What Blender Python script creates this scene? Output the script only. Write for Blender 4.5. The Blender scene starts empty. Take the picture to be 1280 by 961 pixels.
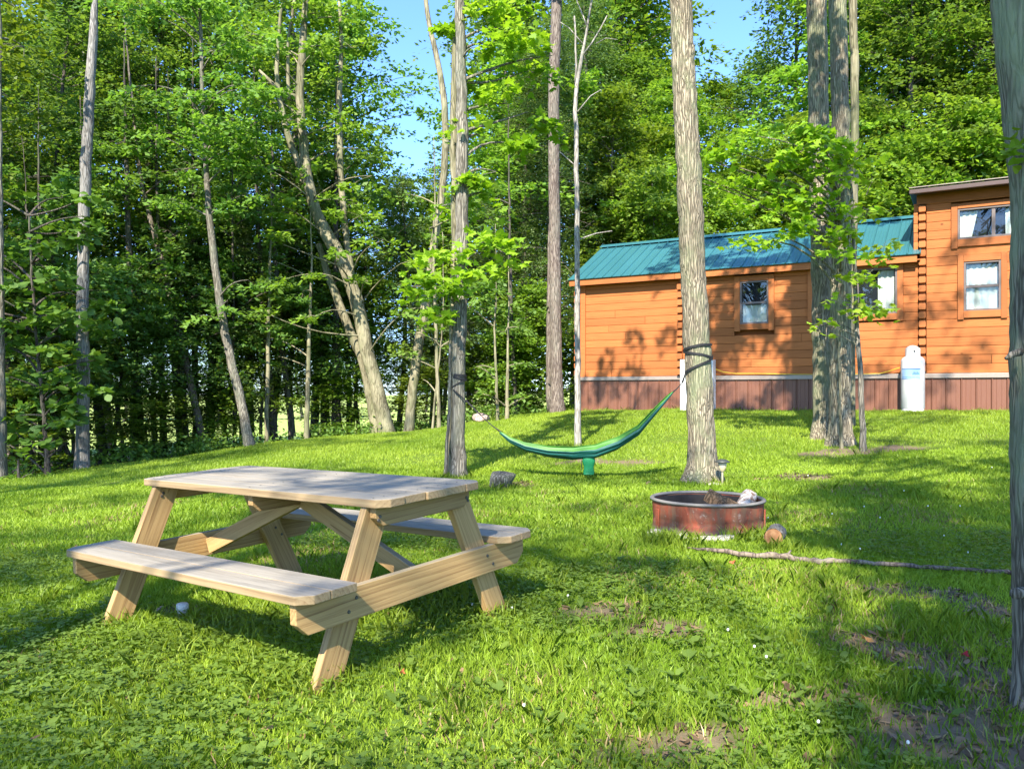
import bpy, bmesh, math, random
import numpy as np
from mathutils import Vector, Matrix
R = math.radians
SC = bpy.context.scene
COL = SC.collection

# ------------------------------------------------------------------ camera, sky, sun, exposure
F, HY = 1020.0, 491.5                      # focal length and horizon row in photo pixels (1280 wide)
cam_d = bpy.data.cameras.new("camera")
cam_d.sensor_width = 36; cam_d.lens = F / 1280 * 36
cam_d.shift_y = 11 / 1280; cam_d.clip_end = 3000
cam = bpy.data.objects.new("camera", cam_d); COL.objects.link(cam)
cam.location = (0, 0, 0); cam.rotation_euler = (R(90), 0, 0)
SC.camera = cam

SUN_AZ, SUN_EL = 16.0, 42.0                # light travels 16 deg right of straight ahead
SDIR = Vector((math.sin(R(SUN_AZ)) * math.cos(R(SUN_EL)), math.cos(R(SUN_AZ)) * math.cos(R(SUN_EL)), -math.sin(R(SUN_EL))))
sun_d = bpy.data.lights.new("sun", 'SUN'); sun_d.energy = 4.2; sun_d.angle = R(0.6); sun_d.color = (1.0, 0.93, 0.80)
sun = bpy.data.objects.new("sun", sun_d); COL.objects.link(sun)
sun.rotation_euler = SDIR.to_track_quat('-Z', 'Y').to_euler(); sun.location = (-20, -40, 40)

world = bpy.data.worlds.new("World"); SC.world = world; world.use_nodes = True
nt = world.node_tree; nt.nodes.clear()
wo = nt.nodes.new("ShaderNodeOutputWorld"); bg = nt.nodes.new("ShaderNodeBackground")
sky = nt.nodes.new("ShaderNodeTexSky"); sky.sky_type = 'NISHITA'; sky.sun_disc = False
sky.sun_elevation = R(SUN_EL); sky.sun_rotation = R(180 + SUN_AZ); sky.ozone_density = 4.0; sky.air_density = 1.0; sky.dust_density = 0.4
tc = nt.nodes.new("ShaderNodeTexCoord"); mp = nt.nodes.new("ShaderNodeMapping"); mp.inputs['Scale'].default_value = (1, 1, 2.6); mp.inputs['Location'].default_value = (3.3, 1.7, 0.4)
cn = nt.nodes.new("ShaderNodeTexNoise"); cn.inputs['Scale'].default_value = 3.2; cn.inputs['Detail'].default_value = 7; cn.inputs['Roughness'].default_value = 0.6
cr = nt.nodes.new("ShaderNodeValToRGB"); cr.color_ramp.elements[0].position = 0.58; cr.color_ramp.elements[1].position = 0.80
cm = nt.nodes.new("ShaderNodeMixRGB"); cm.inputs[2].default_value = (8.0, 7.6, 7.0, 1)
nt.links.new(tc.outputs['Generated'], mp.inputs[0]); nt.links.new(mp.outputs[0], cn.inputs['Vector'])
nt.links.new(cn.outputs[0], cr.inputs[0]); nt.links.new(cr.outputs[0], cm.inputs[0])
nt.links.new(sky.outputs[0], cm.inputs[1]); tint = nt.nodes.new('ShaderNodeMixRGB'); tint.blend_type = 'MULTIPLY'; tint.inputs[0].default_value = 1; tint.inputs[2].default_value = (0.62, 0.76, 1.0, 1)
nt.links.new(cm.outputs[0], tint.inputs[1]); nt.links.new(tint.outputs[0], bg.inputs[0])
bg.inputs[1].default_value = 0.15
nt.links.new(bg.outputs[0], wo.inputs[0])

SC.view_settings.view_transform = 'Standard'; SC.view_settings.look = 'None'
SC.view_settings.exposure = 1.72; SC.view_settings.gamma = 1
SC.render.engine = 'CYCLES'
SC.cycles.max_bounces = 8; SC.cycles.diffuse_bounces = 4; SC.cycles.transmission_bounces = 6; SC.cycles.transparent_max_bounces = 8
SC.cycles.caustics_reflective = False; SC.cycles.caustics_refractive = False
SC.cycles.use_denoising = True

rng = np.random.default_rng(7)
random.seed(7)

# ------------------------------------------------------------------ terrain
CP = np.array([
 (0,0,-1.42),(-3,0,-1.40),(3,0,-1.44),(0,3,-1.30),(-1.1,4.4,-1.215),(-2.2,4.36,-1.24),(-.5,3.35,-1.23),(-.05,4.4,-1.19),
 (1.6,6.3,-1.11),(2.25,9.6,-1.05),(-.7,10.2,-1.05),(1.05,13,-.82),(1.6,18.0,-.45),(4.5,16.6,-.42),(8,14.4,-.38),(9.5,12.5,-.45),
 (5,12.0,-.72),(-2.5,17,-.90),(-8.2,13,-1.38),(-7.7,14.5,-1.36),(-6.9,16,-1.31),(-5.5,17.5,-1.11),(-3.8,18.5,-.97),
 (-2.24,19,-.90),(-.76,19.5,-.64),(1.18,20,-.48),(-5,8,-1.27),(3,3,-1.30),(6,8,-1.0),(9,9,-.75),(-10,22,-1.9),(-5,24,-1.5),
 (0,26,-.95),(4,24,-.35),(10,20,-.35),(14,24,.3),(20,30,2.2),(-10,40,-2.2),(0,40,-1.6),(8,36,.4),(-30,60,-2.6),(10,60,0.5),(30,60,7),
 (-20,0,-1.6),(20,0,-1.0),(0,-20,-1.6),(-20,20,-2.0),(20,15,0.3),(-25,-20,-1.6),(25,-20,-1.2),(-80,120,-3.5),(80,120,8),(0,120,-2),(-80,0,-2.5),(80,0,2),(0,-80,-2)],float)
def _k(r2): return 0.5*r2*np.log(np.maximum(r2,1e-9))
_n = len(CP); _A = np.zeros((_n+3,_n+3)); _d = ((CP[:,None,:2]-CP[None,:,:2])**2).sum(2)
_A[:_n,:_n] = _k(_d)+np.eye(_n)*0.3; _A[:_n,_n]=1; _A[:_n,_n+1:]=CP[:,:2]; _A[_n,:_n]=1; _A[_n+1:,:_n]=CP[:,:2].T
_w = np.linalg.solve(_A, np.concatenate([CP[:,2],[0,0,0]]))
def gz_np(x,y):
    x=np.asarray(x,float); y=np.asarray(y,float); sh=x.shape; x=x.ravel(); y=y.ravel()
    xc=np.clip(x,-90,90); yc=np.clip(y,-80,125)
    out=np.zeros(len(x))
    for s in range(0,len(x),20000):
        a=xc[s:s+20000]; b=yc[s:s+20000]
        d=(a[:,None]-CP[None,:,0])**2+(b[:,None]-CP[None,:,1])**2
        out[s:s+20000]=_k(d)@_w[:_n]+_w[_n]+a*_w[_n+1]+b*_w[_n+2]
    out += 0.012*np.sin(x*1.7+.5)*np.cos(y*1.3)+0.008*np.sin(x*3.9)*np.sin(y*3.1+1)
    return out.reshape(sh)
def gz(x,y): return float(gz_np(np.array([x]),np.array([y]))[0])
def ray(px,py,Y): return Vector(((px-640)/F*Y, Y, (HY-py)/F*Y))
def G(px,py,far=30):
    Ys=np.linspace(2.0,far,900); X=(px-640)/F*Ys; Z=(HY-py)/F*Ys
    g=gz_np(X,Ys); k=np.argmax(g>=Z)
    if not (g>=Z).any(): k=np.argmin(Z-g)
    return Vector((X[k],Ys[k],g[k]))

# ------------------------------------------------------------------ mesh helpers
class MB:
    def __init__(s): s.v=[]; s.f=[]
    def add(s,vs,fs):
        o=len(s.v); s.v.extend([tuple(p) for p in vs]); s.f.extend([tuple(i+o for i in f) for f in fs])
    def box(s,x0,x1,y0,y1,z0,z1):
        s.add([(x0,y0,z0),(x1,y0,z0),(x1,y1,z0),(x0,y1,z0),(x0,y0,z1),(x1,y0,z1),(x1,y1,z1),(x0,y1,z1)],
              [(0,3,2,1),(4,5,6,7),(0,1,5,4),(1,2,6,5),(2,3,7,6),(3,0,4,7)])
    def tube(s,path,radii,seg=8,cap=True,jit=0,rs=None,lobes=0):
        path=[Vector(p) for p in path]; n=len(path); vs=[]; prev=None
        for i,p in enumerate(path):
            t=(path[min(i+1,n-1)]-path[max(i-1,0)]).normalized()
            if prev is None:
                a=Vector((1,0,0)) if abs(t.x)<.9 else Vector((0,1,0)); u=(a-t*a.dot(t)).normalized()
            else: u=(prev-t*prev.dot(t)).normalized()
            prev=u; w=t.cross(u); r=radii[i] if hasattr(radii,'__len__') else radii
            for k in range(seg):
                an=2*math.pi*k/seg; rr=r
                if jit: rr*=1+jit*(rs.random()-.5)*2
                if lobes: rr*=1+lobes[0]*max(0,1-i/lobes[1])*math.cos(lobes[2]*an+lobes[3])
                vs.append(p+u*math.cos(an)*rr+w*math.sin(an)*rr)
        fs=[]
        for i in range(n-1):
            for k in range(seg):
                a=i*seg+k; b=i*seg+(k+1)%seg; fs.append((a,b,b+seg,a+seg))
        if cap: fs.append(tuple(range(seg-1,-1,-1))); fs.append(tuple(range((n-1)*seg,n*seg)))
        s.add(vs,fs)
    def lathe(s,prof,seg=24,c=(0,0)):
        vs=[]; n=len(prof)
        for r,z in prof:
            for k in range(seg):
                a=2*math.pi*k/seg; vs.append((c[0]+r*math.cos(a),c[1]+r*math.sin(a),z))
        fs=[(i*seg+k,i*seg+(k+1)%seg,(i+1)*seg+(k+1)%seg,(i+1)*seg+k) for i in range(n-1) for k in range(seg)]
        s.add(vs,fs)
    def mesh(s,name,mat,smooth=False,bevel=0):
        me=bpy.data.meshes.new(name); me.from_pydata(s.v,[],s.f); 
        if bevel:
            bm=bmesh.new(); bm.from_mesh(me)
            bmesh.ops.recalc_face_normals(bm,faces=bm.faces)
            bmesh.ops.bevel(bm,geom=[e for e in bm.edges if e.calc_face_angle(0)>.3],offset=bevel,segments=2,affect='EDGES',profile=.5)
            bm.to_mesh(me); bm.free()
        if mat: me.materials.append(mat)
        if smooth: me.polygons.foreach_set('use_smooth',[True]*len(me.polygons))
        me.update(); return me
    def build(s,name,mat,parent=None,smooth=False,bevel=0,loc=None,rot=None):
        return link(name,s.mesh(name,mat,smooth,bevel),parent,loc,rot)
def link(name,me,parent=None,loc=None,rot=None):
    o=bpy.data.objects.new(name,me); COL.objects.link(o)
    if parent: o.parent=parent
    if loc is not None: o.location=loc
    if rot is not None: o.rotation_euler=rot
    return o
def prism(outline,t,axis='z'):
    """outline polygon (x,y) extruded 0..t"""
    m=MB(); n=len(outline)
    m.add([(x,y,0) for x,y in outline]+[(x,y,t) for x,y in outline],
          [tuple(range(n-1,-1,-1)),tuple(range(n,2*n))]+[(i,(i+1)%n,(i+1)%n+n,i+n) for i in range(n)])
    return m
def tag(o,label,cat,group=None,kind=None):
    if label: o['label']=label
    if cat: o['category']=cat
    if group: o['group']=group
    if kind: o['kind']=kind
    return o
def thing(name,label,cat,loc=(0,0,0),rz=0,group=None):
    o=bpy.data.objects.new(name,None); COL.objects.link(o); o.location=loc; o.rotation_euler=(0,0,rz); o.empty_display_size=.2
    return tag(o,label,cat,group)
def quads_mesh(name,V,mat,v=None,k=4,smooth=False):
    """V: (N,k,3) array of separate k-gons"""
    N=len(V); me=bpy.data.meshes.new(name)
    me.vertices.add(N*k); me.vertices.foreach_set('co',np.ascontiguousarray(V,dtype=np.float32).ravel())
    me.loops.add(N*k); me.loops.foreach_set('vertex_index',np.arange(N*k,dtype=np.int32))
    me.polygons.add(N); me.polygons.foreach_set('loop_start',np.arange(0,N*k,k,dtype=np.int32))
    me.update(calc_edges=True)
    if v is not None:
        at=me.attributes.new('v','FLOAT','POINT'); at.data.foreach_set('value',np.repeat(np.asarray(v,np.float32),k))
    if mat: me.materials.append(mat)
    return me

# ------------------------------------------------------------------ materials
class NT:
    def __init__(s,name):
        s.m=bpy.data.materials.new(name); s.m.use_nodes=True; s.t=s.m.node_tree; s.t.nodes.clear()
        s.out=s.n('ShaderNodeOutputMaterial')
    def n(s,typ,**kw):
        x=s.t.nodes.new(typ)
        for k,v in kw.items():
            if hasattr(x,k): setattr(x,k,v)
            else: x.inputs[k.replace('_',' ')].default_value=v
        return x
    def l(s,a,b): s.t.links.new(a,b)
    def coord(s,scale=(1,1,1),rand=True,kind='Object',rot=(0,0,0)):
        tc=s.n('ShaderNodeTexCoord'); src=tc.outputs[kind]
        if rand:
            oi=s.n('ShaderNodeObjectInfo'); mu=s.n('ShaderNodeMath',operation='MULTIPLY'); mu.inputs[1].default_value=37.0
            s.l(oi.outputs['Random'],mu.inputs[0]); ad=s.n('ShaderNodeVectorMath',operation='ADD')
            s.l(src,ad.inputs[0]); s.l(mu.outputs[0],ad.inputs[1]); src=ad.outputs[0]
        mp=s.n('ShaderNodeMapping'); mp.inputs['Scale'].default_value=scale; mp.inputs['Rotation'].default_value=rot; s.l(src,mp.inputs[0])
        return mp.outputs[0]
    def noise(s,vec,scale,detail=4,rough=.55,dist=0):
        x=s.n('ShaderNodeTexNoise'); x.inputs['Scale'].default_value=scale; x.inputs['Detail'].default_value=detail
        x.inputs['Roughness'].default_value=rough; x.inputs['Distortion'].default_value=dist
        if vec is not None: s.l(vec,x.inputs['Vector'])
        return x.outputs[0]
    def ramp(s,fac,stops):
        x=s.n('ShaderNodeValToRGB'); e=x.color_ramp.elements
        while len(e)<len(stops): e.new(.5)
        for el,(p,c) in zip(e,stops): el.position=p; el.color=(*c,1) if len(c)==3 else c
        s.l(fac,x.inputs[0]); return x.outputs[0]
    def mix(s,f,a,b,mode='MIX'):
        x=s.n('ShaderNodeMixRGB',blend_type=mode)
        for i,q in enumerate((f,a,b)):
            if isinstance(q,(int,float)): x.inputs[i].default_value=q
            elif isinstance(q,tuple): x.inputs[i].default_value=(*q,1)
            else: s.l(q,x.inputs[i])
        return x.outputs[0]
    def math(s,op,a,b=0):
        x=s.n('ShaderNodeMath',operation=op)
        for i,q in enumerate((a,b)):
            if isinstance(q,(int,float)): x.inputs[i].default_value=q
            else: s.l(q,x.inputs[i])
        return x.outputs[0]
    def rand(s): return s.n('ShaderNodeObjectInfo').outputs['Random']
    def bump(s,h,strength=.4,dist=.01):
        x=s.n('ShaderNodeBump'); x.inputs['Strength'].default_value=strength; x.inputs['Distance'].default_value=dist
        s.l(h,x.inputs['Height']); return x.outputs[0]
    def pbr(s,col,rough=.7,spec=.4,metal=0,normal=None,**kw):
        p=s.n('ShaderNodeBsdfPrincipled')
        for nm,q in (('Base Color',col),('Roughness',rough),('Specular IOR Level',spec),('Metallic',metal)):
            if isinstance(q,tuple): p.inputs[nm].default_value=(*q,1)
            elif isinstance(q,(int,float)): p.inputs[nm].default_value=q
            else: s.l(q,p.inputs[nm])
        if normal is not None: s.l(normal,p.inputs['Normal'])
        s.p=p; s.l(p.outputs[0],s.out.inputs[0]); return s.m
K3=(0,0,0); W3=(1,1,1)

def mat_leaf(name,c0,c1,tr=.35,trc=None,rough=.5):
    m=NT(name); at=m.n('ShaderNodeAttribute',attribute_name='v')
    base=m.mix(at.outputs['Fac'],c0,c1)
    hs=m.n('ShaderNodeHueSaturation'); r=m.rand()
    m.l(m.math('ADD',m.math('MULTIPLY',r,.03),.485),hs.inputs['Hue']); m.l(m.math('ADD',m.math('MULTIPLY',r,.5),.75),hs.inputs['Value']); m.l(base,hs.inputs['Color'])
    m.pbr(hs.outputs[0],rough,.35)
    t=m.n('ShaderNodeBsdfTranslucent'); m.l(m.mix(1.0,hs.outputs[0],trc or (1.5,1.5,.6),'MULTIPLY'),t.inputs[0])
    ms=m.n('ShaderNodeMixShader'); ms.inputs[0].default_value=tr
    m.l(m.p.outputs[0],ms.inputs[1]); m.l(t.outputs[0],ms.inputs[2]); m.l(ms.outputs[0],m.out.inputs[0])
    return m.m
def mat_bark(name,dark,light,lichen=(.25,.3,.18),lich=.25,sc=9,depth=.02,blot=0,k=2.6):
    sc=sc*k
    m=NT(name); c=m.coord((1,1,.09)); n1=m.noise(c,sc*2.2,6,.7,.4)
    vo=m.n('ShaderNodeTexVoronoi',feature='DISTANCE_TO_EDGE'); vo.inputs['Scale'].default_value=sc*1.6; vo.inputs['Randomness'].default_value=1
    dv=m.n('ShaderNodeVectorMath',operation='ADD'); nn=m.n('ShaderNodeTexNoise'); nn.inputs['Scale'].default_value=sc; m.l(c,nn.inputs['Vector'])
    sm=m.n('ShaderNodeVectorMath',operation='SCALE'); sm.inputs['Scale'].default_value=.16*9/sc; m.l(nn.outputs['Color'],sm.inputs[0])
    m.l(c,dv.inputs[0]); m.l(sm.outputs[0],dv.inputs[1]); m.l(dv.outputs[0],vo.inputs['Vector'])
    fis=m.math('MULTIPLY',vo.outputs['Distance'],3.2)
    h=m.math('ADD',m.math('MINIMUM',fis,.8),m.math('MULTIPLY',n1,.7))
    c2=m.coord((1,1,.5)); patch=m.noise(c2,2.3,5,.7)
    col=m.ramp(h,[(.25,tuple(x*.45 for x in dark)),(.55,dark),(.95,light)])
    col=m.mix(m.ramp(patch,[(.48,K3),(.62,(lich*2,)*3)]),col,lichen)
    big=m.noise(m.coord((1,1,.35)),1.6,4,.6); col=m.mix(m.ramp(big,[(.35,(.4,.4,.4)),(.6,K3)]),col,tuple(x*.7 for x in dark))
    if blot:
        col=m.mix(m.ramp(m.noise(m.coord((1,1,.6)),3.5,3,.5),[(.5,K3),(.56,(blot,)*3)]),col,(.40,.36,.235))
    return m.pbr(col,.9,.2,normal=m.bump(h,.9,depth*.6))
def mat_wood(name,dark,light,weather=None,wfac=0,ring=17,seedrot=0):
    m=NT(name); c=m.coord((.10,1,1),rand=False); 
    r=m.rand(); cb=m.n('ShaderNodeCombineXYZ'); m.l(m.math('MULTIPLY',r,60.0),cb.inputs[0]); m.l(m.math('SUBTRACT',m.math('MULTIPLY',m.math('FRACT',m.math('MULTIPLY',r,17.3)),.24),.12),cb.inputs[1]); cb.inputs[2].default_value=.05
    ad=m.n('ShaderNodeVectorMath',operation='ADD'); m.l(c,ad.inputs[0]); m.l(cb.outputs[0],ad.inputs[1]); v=ad.outputs[0]
    no=m.n('ShaderNodeTexNoise'); no.inputs['Scale'].default_value=5; no.inputs['Detail'].default_value=2; m.l(v,no.inputs['Vector'])
    sp=m.n('ShaderNodeVectorMath',operation='SUBTRACT'); m.l(no.outputs['Color'],sp.inputs[0]); sp.inputs[1].default_value=(.5,.5,.5)
    sm=m.n('ShaderNodeVectorMath',operation='MULTIPLY'); m.l(sp.outputs[0],sm.inputs[0]); sm.inputs[1].default_value=(0,.10,.10)
    a2=m.n('ShaderNodeVectorMath',operation='ADD'); m.l(v,a2.inputs[0]); m.l(sm.outputs[0],a2.inputs[1])
    wv=m.n('ShaderNodeTexWave',wave_type='RINGS',rings_direction='X',wave_profile='SAW'); wv.inputs['Scale'].default_value=ring; wv.inputs['Distortion'].default_value=.6; wv.inputs['Detail'].default_value=2
    m.l(a2.outputs[0],wv.inputs['Vector'])
    fine=m.noise(m.coord((2,70,70)),1.2,4,.6); big=m.noise(m.coord((1,3,3)),1.7,3,.6)
    g=m.math('ADD',m.math('MULTIPLY',wv.outputs['Fac'],.26),m.math('MULTIPLY',fine,.80))
    col=m.ramp(g,[(.22,light),(.52,tuple(.7*a+.3*b for a,b in zip(light,dark))),(.80,dark)])
    col=m.mix(.25,col,m.mix(big,tuple(.6*x for x in light),tuple(1.35*x for x in light)),'MIX')
    vo=m.n('ShaderNodeTexVoronoi'); vo.inputs['Scale'].default_value=2.2; m.l(m.coord((.9,2.6,1.2)),vo.inputs['Vector'])
    kn=m.ramp(vo.outputs['Distance'],[(.03,W3),(.075,K3)])
    col=m.mix(m.mix(1.0,kn,(.75,.75,.75),'MULTIPLY'),col,tuple(.35*x for x in dark))
    hv=m.n('ShaderNodeHueSaturation'); m.l(m.math('ADD',m.math('MULTIPLY',m.math('FRACT',m.math('MULTIPLY',r,91.7)),.34),.80),hv.inputs['Value']); m.l(col,hv.inputs['Color']); col=hv.outputs[0]
    if weather:
        ge=m.n('ShaderNodeNewGeometry'); sx=m.n('ShaderNodeSeparateXYZ'); m.l(ge.outputs['Normal'],sx.inputs[0])
        up=m.ramp(sx.outputs[2],[(.3,K3),(.8,(1.3,1.3,1.3))])
        wf=m.math('MULTIPLY',m.math('ADD',m.math('MULTIPLY',up,.75),wfac),m.math('ADD',m.math('MULTIPLY',big,.7),.55))
        gr=m.mix(g,tuple(1.1*x for x in weather),tuple(.6*x for x in weather))
        # dark mildew streaks on the exposed tops
        st=m.ramp(m.noise(m.coord((1.1,9,9)),2.0,4,.65),[(.5,K3),(.75,(.55,.55,.55))])
        gr=m.mix(st,gr,tuple(.33*x for x in weather))
        col=m.mix(m.math('MINIMUM',wf,1.0),col,gr)
    return m.pbr(col,.75,.25,normal=m.bump(g,.7,.002))
def mat_simple(name,col,rough=.6,spec=.4,metal=0,var=.15,sc=8,bump=0):
    m=NT(name); n1=m.noise(m.coord(),sc,5,.6)
    c=m.mix(n1,tuple(max(0,x*(1-var)) for x in col),tuple(x*(1+var) for x in col))
    return m.pbr(c,rough,spec,metal,normal=m.bump(n1,.4,bump) if bump else None)

M={}
M['maple']=mat_leaf('maple_leaf',(.10,.18,.02),(.22,.33,.035),.45)
M['lime']=mat_leaf('bright_leaf',(.15,.27,.02),(.29,.42,.035),.48)
M['beech']=mat_leaf('beech_leaf',(.095,.185,.035),(.20,.32,.06),.48)
M['beech2']=mat_leaf('light_green_leaf',(.115,.215,.028),(.25,.375,.055),.5)  # lighter, yellower green leaf colour of some trees
M['dark']=mat_leaf('dark_green_leaf',(.075,.15,.036),(.155,.265,.06),.46)  # darker green leaf colour of some trees
M['hem']=mat_leaf('hemlock_needle',(.075,.125,.048),(.165,.225,.08),.38)
M['bass']=mat_leaf('basswood_leaf',(.07,.15,.025),(.15,.26,.04),.4)
M['grass']=mat_leaf('grass_blade',(.145,.24,.014),(.32,.42,.04),.36)
M['clover']=mat_leaf('clover_leaf',(.11,.21,.03),(.21,.34,.05),.34)
M['bark_grey']=mat_bark('grey_bark',(.125,.11,.088),(.31,.28,.225),(.19,.21,.15),.25)
M['bark_oak']=mat_bark('furrowed_bark',(.17,.14,.098),(.42,.355,.25),(.24,.28,.15),.3,9,.03)
M['bark_dark']=mat_bark('dark_bark',(.06,.05,.042),(.15,.125,.10),(.12,.14,.09),.2)
M['bark_brown']=mat_bark('brown_bark',(.12,.09,.075),(.30,.245,.20),(.2,.21,.16),.15)
M['bark_pale']=mat_bark('pale_bark',(.13,.115,.07),(.27,.24,.155),(.15,.17,.08),.3,6,.008,.35)
M['bark_white']=mat_bark('white_bark',(.22,.195,.17),(.48,.44,.39),(.30,.30,.25),.25,10,.004)
M['dead']=mat_bark('dead_wood',(.13,.12,.11),(.30,.28,.255),(.3,.3,.27),.2,9,.01)
M['wood']=mat_wood('treated_wood',(.15,.065,.018),(.49,.31,.125),(.33,.29,.21),.08)
M['wood_top']=mat_wood('weathered_wood',(.17,.09,.035),(.40,.28,.14),(.335,.30,.245),.16)
M['cedar']=mat_wood('stained_cedar',(.22,.058,.017),(.45,.150,.042),None,0,10)
M['trimwood']=mat_wood('stained_trim',(.25,.068,.02),(.42,.142,.042),None,0,10)
M['logend']=mat_wood('dark_log_end',(.16,.045,.012),(.34,.10,.025),None,0,20)
M['dark_in']=mat_simple('unlit_room_paint',(.018,.02,.03),.9)
M['skirt']=None
m=NT('skirt_metal'); n1=m.noise(m.coord((6,6,.7)),3,5,.6); n2=m.noise(m.coord((1,1,1)),1.5,3)
M['skirt']=m.pbr(m.mix(n2,m.mix(n1,(.14,.052,.03),(.20,.078,.046)),(.17,.078,.05)),.45,.4)
M['belt']=mat_simple('grey_flashing',(.32,.26,.22),.45,.5,.3)
m=NT('teal_roof'); n1=m.noise(m.coord(kind='Object'),.8,4)
M['roof']=m.pbr(m.mix(n1,(.045,.175,.20),(.06,.225,.25)),m.math('ADD',m.math('MULTIPLY',n1,.2),.24),.6,.4)
M['brownroof']=mat_simple('brown_fascia',(.075,.045,.038),.4,.5)
M['frame']=mat_simple('bronze_frame',(.14,.11,.10),.45,.4)
M['curtain']=mat_simple('curtain_cloth',(.80,.79,.74),.9,.1)
m=NT('window_glass'); fr=m.n('ShaderNodeLayerWeight'); fr.inputs[0].default_value=.5
gl=m.n('ShaderNodeBsdfGlossy'); gl.inputs['Roughness'].default_value=.01; tb=m.n('ShaderNodeBsdfTransparent'); tb.inputs[0].default_value=(.85,.88,.87,1)
ms=m.n('ShaderNodeMixShader'); m.l(m.math('ADD',m.math('MULTIPLY',m.math('POWER',fr.outputs['Facing'],4.0),.7),.05),ms.inputs[0]); m.l(tb.outputs[0],ms.inputs[1]); m.l(gl.outputs[0],ms.inputs[2]); m.l(ms.outputs[0],m.out.inputs[0]); M['glass']=m.m
M['white']=mat_simple('white_paint',(.50,.505,.50),.4,.4,0,.06,5)
M['postwhite']=mat_simple('white_plastic',(.58,.59,.60),.5,.4,0,.05)
M['blueprint']=mat_simple('blue_print',(.04,.17,.42),.5)
M['hose']=mat_simple('yellow_hose',(.6,.42,.03),.5)
M['black']=mat_simple('black_webbing',(.012,.012,.014),.7)
M['steel']=mat_simple('steel_bolt',(.12,.11,.10),.5,.5,.6)
M['stone']=mat_bark('rough_stone',(.08,.075,.065),(.22,.205,.185),(.14,.16,.09),.35,6,.02)
M['palestone']=mat_bark('pale_stone',(.36,.33,.28),(.62,.58,.50),(.5,.45,.36),.2,5,.01)
M['pinkstone']=mat_bark('pinkish_stone',(.34,.24,.21),(.56,.42,.37),(.4,.36,.3),.2,5,.01)
M['concrete']=mat_simple('old_concrete',(.42,.41,.38),.9,.2,0,.3,12,.004)
M['dirt']=mat_simple('bare_soil',(.16,.11,.07),.95,.1,0,.4,20,.01)
M['logbark']=mat_bark('firewood_bark',(.12,.10,.08),(.34,.30,.25),(.3,.3,.25),.2,12,.01)
m=NT('cut_wood_end'); wv=m.n('ShaderNodeTexWave',wave_type='RINGS',rings_direction='X'); wv.inputs['Scale'].default_value=28; wv.inputs['Distortion'].default_value=2.5; m.l(m.coord(rand=False),wv.inputs['Vector'])
n1=m.noise(m.coord(),14,4); M['cutend']=m.pbr(m.mix(wv.outputs[0],m.mix(n1,(.14,.06,.03),(.34,.17,.08)),m.mix(n1,(.24,.11,.05),(.42,.25,.13))),.9,.1)
m=NT('flaking_white_log'); n1=m.noise(m.coord((1,1,1)),22,6,.7); M['whitelog']=m.pbr(m.ramp(n1,[(.38,(.22,.12,.07)),(.5,(.6,.5,.4)),(.65,(.72,.66,.58))]),.9,.1,normal=m.bump(n1,.6,.006))
# rusty fire ring
m=NT('rusty_red_steel'); c=m.coord((1,1,1),rand=False); n1=m.noise(c,3.2,6,.65,.5); n2=m.noise(m.coord((5,5,.8),rand=False),3,5,.7); n3=m.noise(c,26,4,.7)
col=m.ramp(n1,[(.30,(.07,.03,.02)),(.41,(.20,.05,.025)),(.50,(.30,.07,.035)),(.58,(.13,.045,.03)),(.70,(.27,.11,.07))])
col=m.mix(m.ramp(n2,[(.47,K3),(.62,(.75,.75,.75))]),col,(.16,.10,.06)); col=m.mix(m.ramp(n3,[(.6,K3),(.7,(.6,.6,.6))]),col,(.34,.30,.26))
ge=m.n('ShaderNodeTexCoord'); sx=m.n('ShaderNodeSeparateXYZ'); m.l(ge.outputs['Object'],sx.inputs[0])
lowm=m.ramp(m.math('ADD',sx.outputs[2],m.math('MULTIPLY',n1,.08)),[(.045,(.8,.8,.8)),(.10,K3)]); col=m.mix(lowm,col,(.30,.25,.21))
M['rust']=m.pbr(col,.7,.35,.15,normal=m.bump(n3,.4,.002))
M['rim']=mat_simple('ash_grey_rim',(.20,.185,.165),.7,.3,.2,.4,14,.002)
M['soot']=mat_simple('sooty_steel',(.03,.027,.027),.7,.3,.2,.5,20)
M['ash']=mat_simple('wood_ash',(.09,.085,.08),1,.1,0,.5,18,.02)
m=NT('hammock_fabric'); at=m.n('ShaderNodeAttribute',attribute_name='v'); M['hammock']=m.pbr(m.ramp(at.outputs['Fac'],[(0,(.045,.17,.015)),(.13,(.045,.17,.015)),(.14,(.008,.085,.07)),(.66,(.008,.085,.07)),(.67,(.045,.17,.015)),(1,(.05,.19,.015))]),.5,.4)
M['sack']=mat_simple('green_sack',(.012,.19,.07),.6,.3)
M['lampglass']=mat_simple('frosted_lamp_glass',(.55,.45,.28),.4,.4)
M['lampmetal']=mat_simple('dark_lamp_metal',(.06,.065,.06),.5,.4,.3)
M['lamppost']=mat_simple('lamp_stake',(.25,.23,.15),.6)
M['redleaf']=mat_leaf('fallen_leaf_red',(.45,.03,.015),(.5,.05,.02),.2,(1,1,1))
M['orangeleaf']=mat_leaf('fallen_leaf_orange',(.55,.20,.06),(.65,.28,.10),.2,(1,1,1))
M['flower']=mat_simple('white_flower',(.75,.75,.68),.8); M['yflower']=mat_simple('yellow_flower',(.8,.62,.02),.7)

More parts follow.
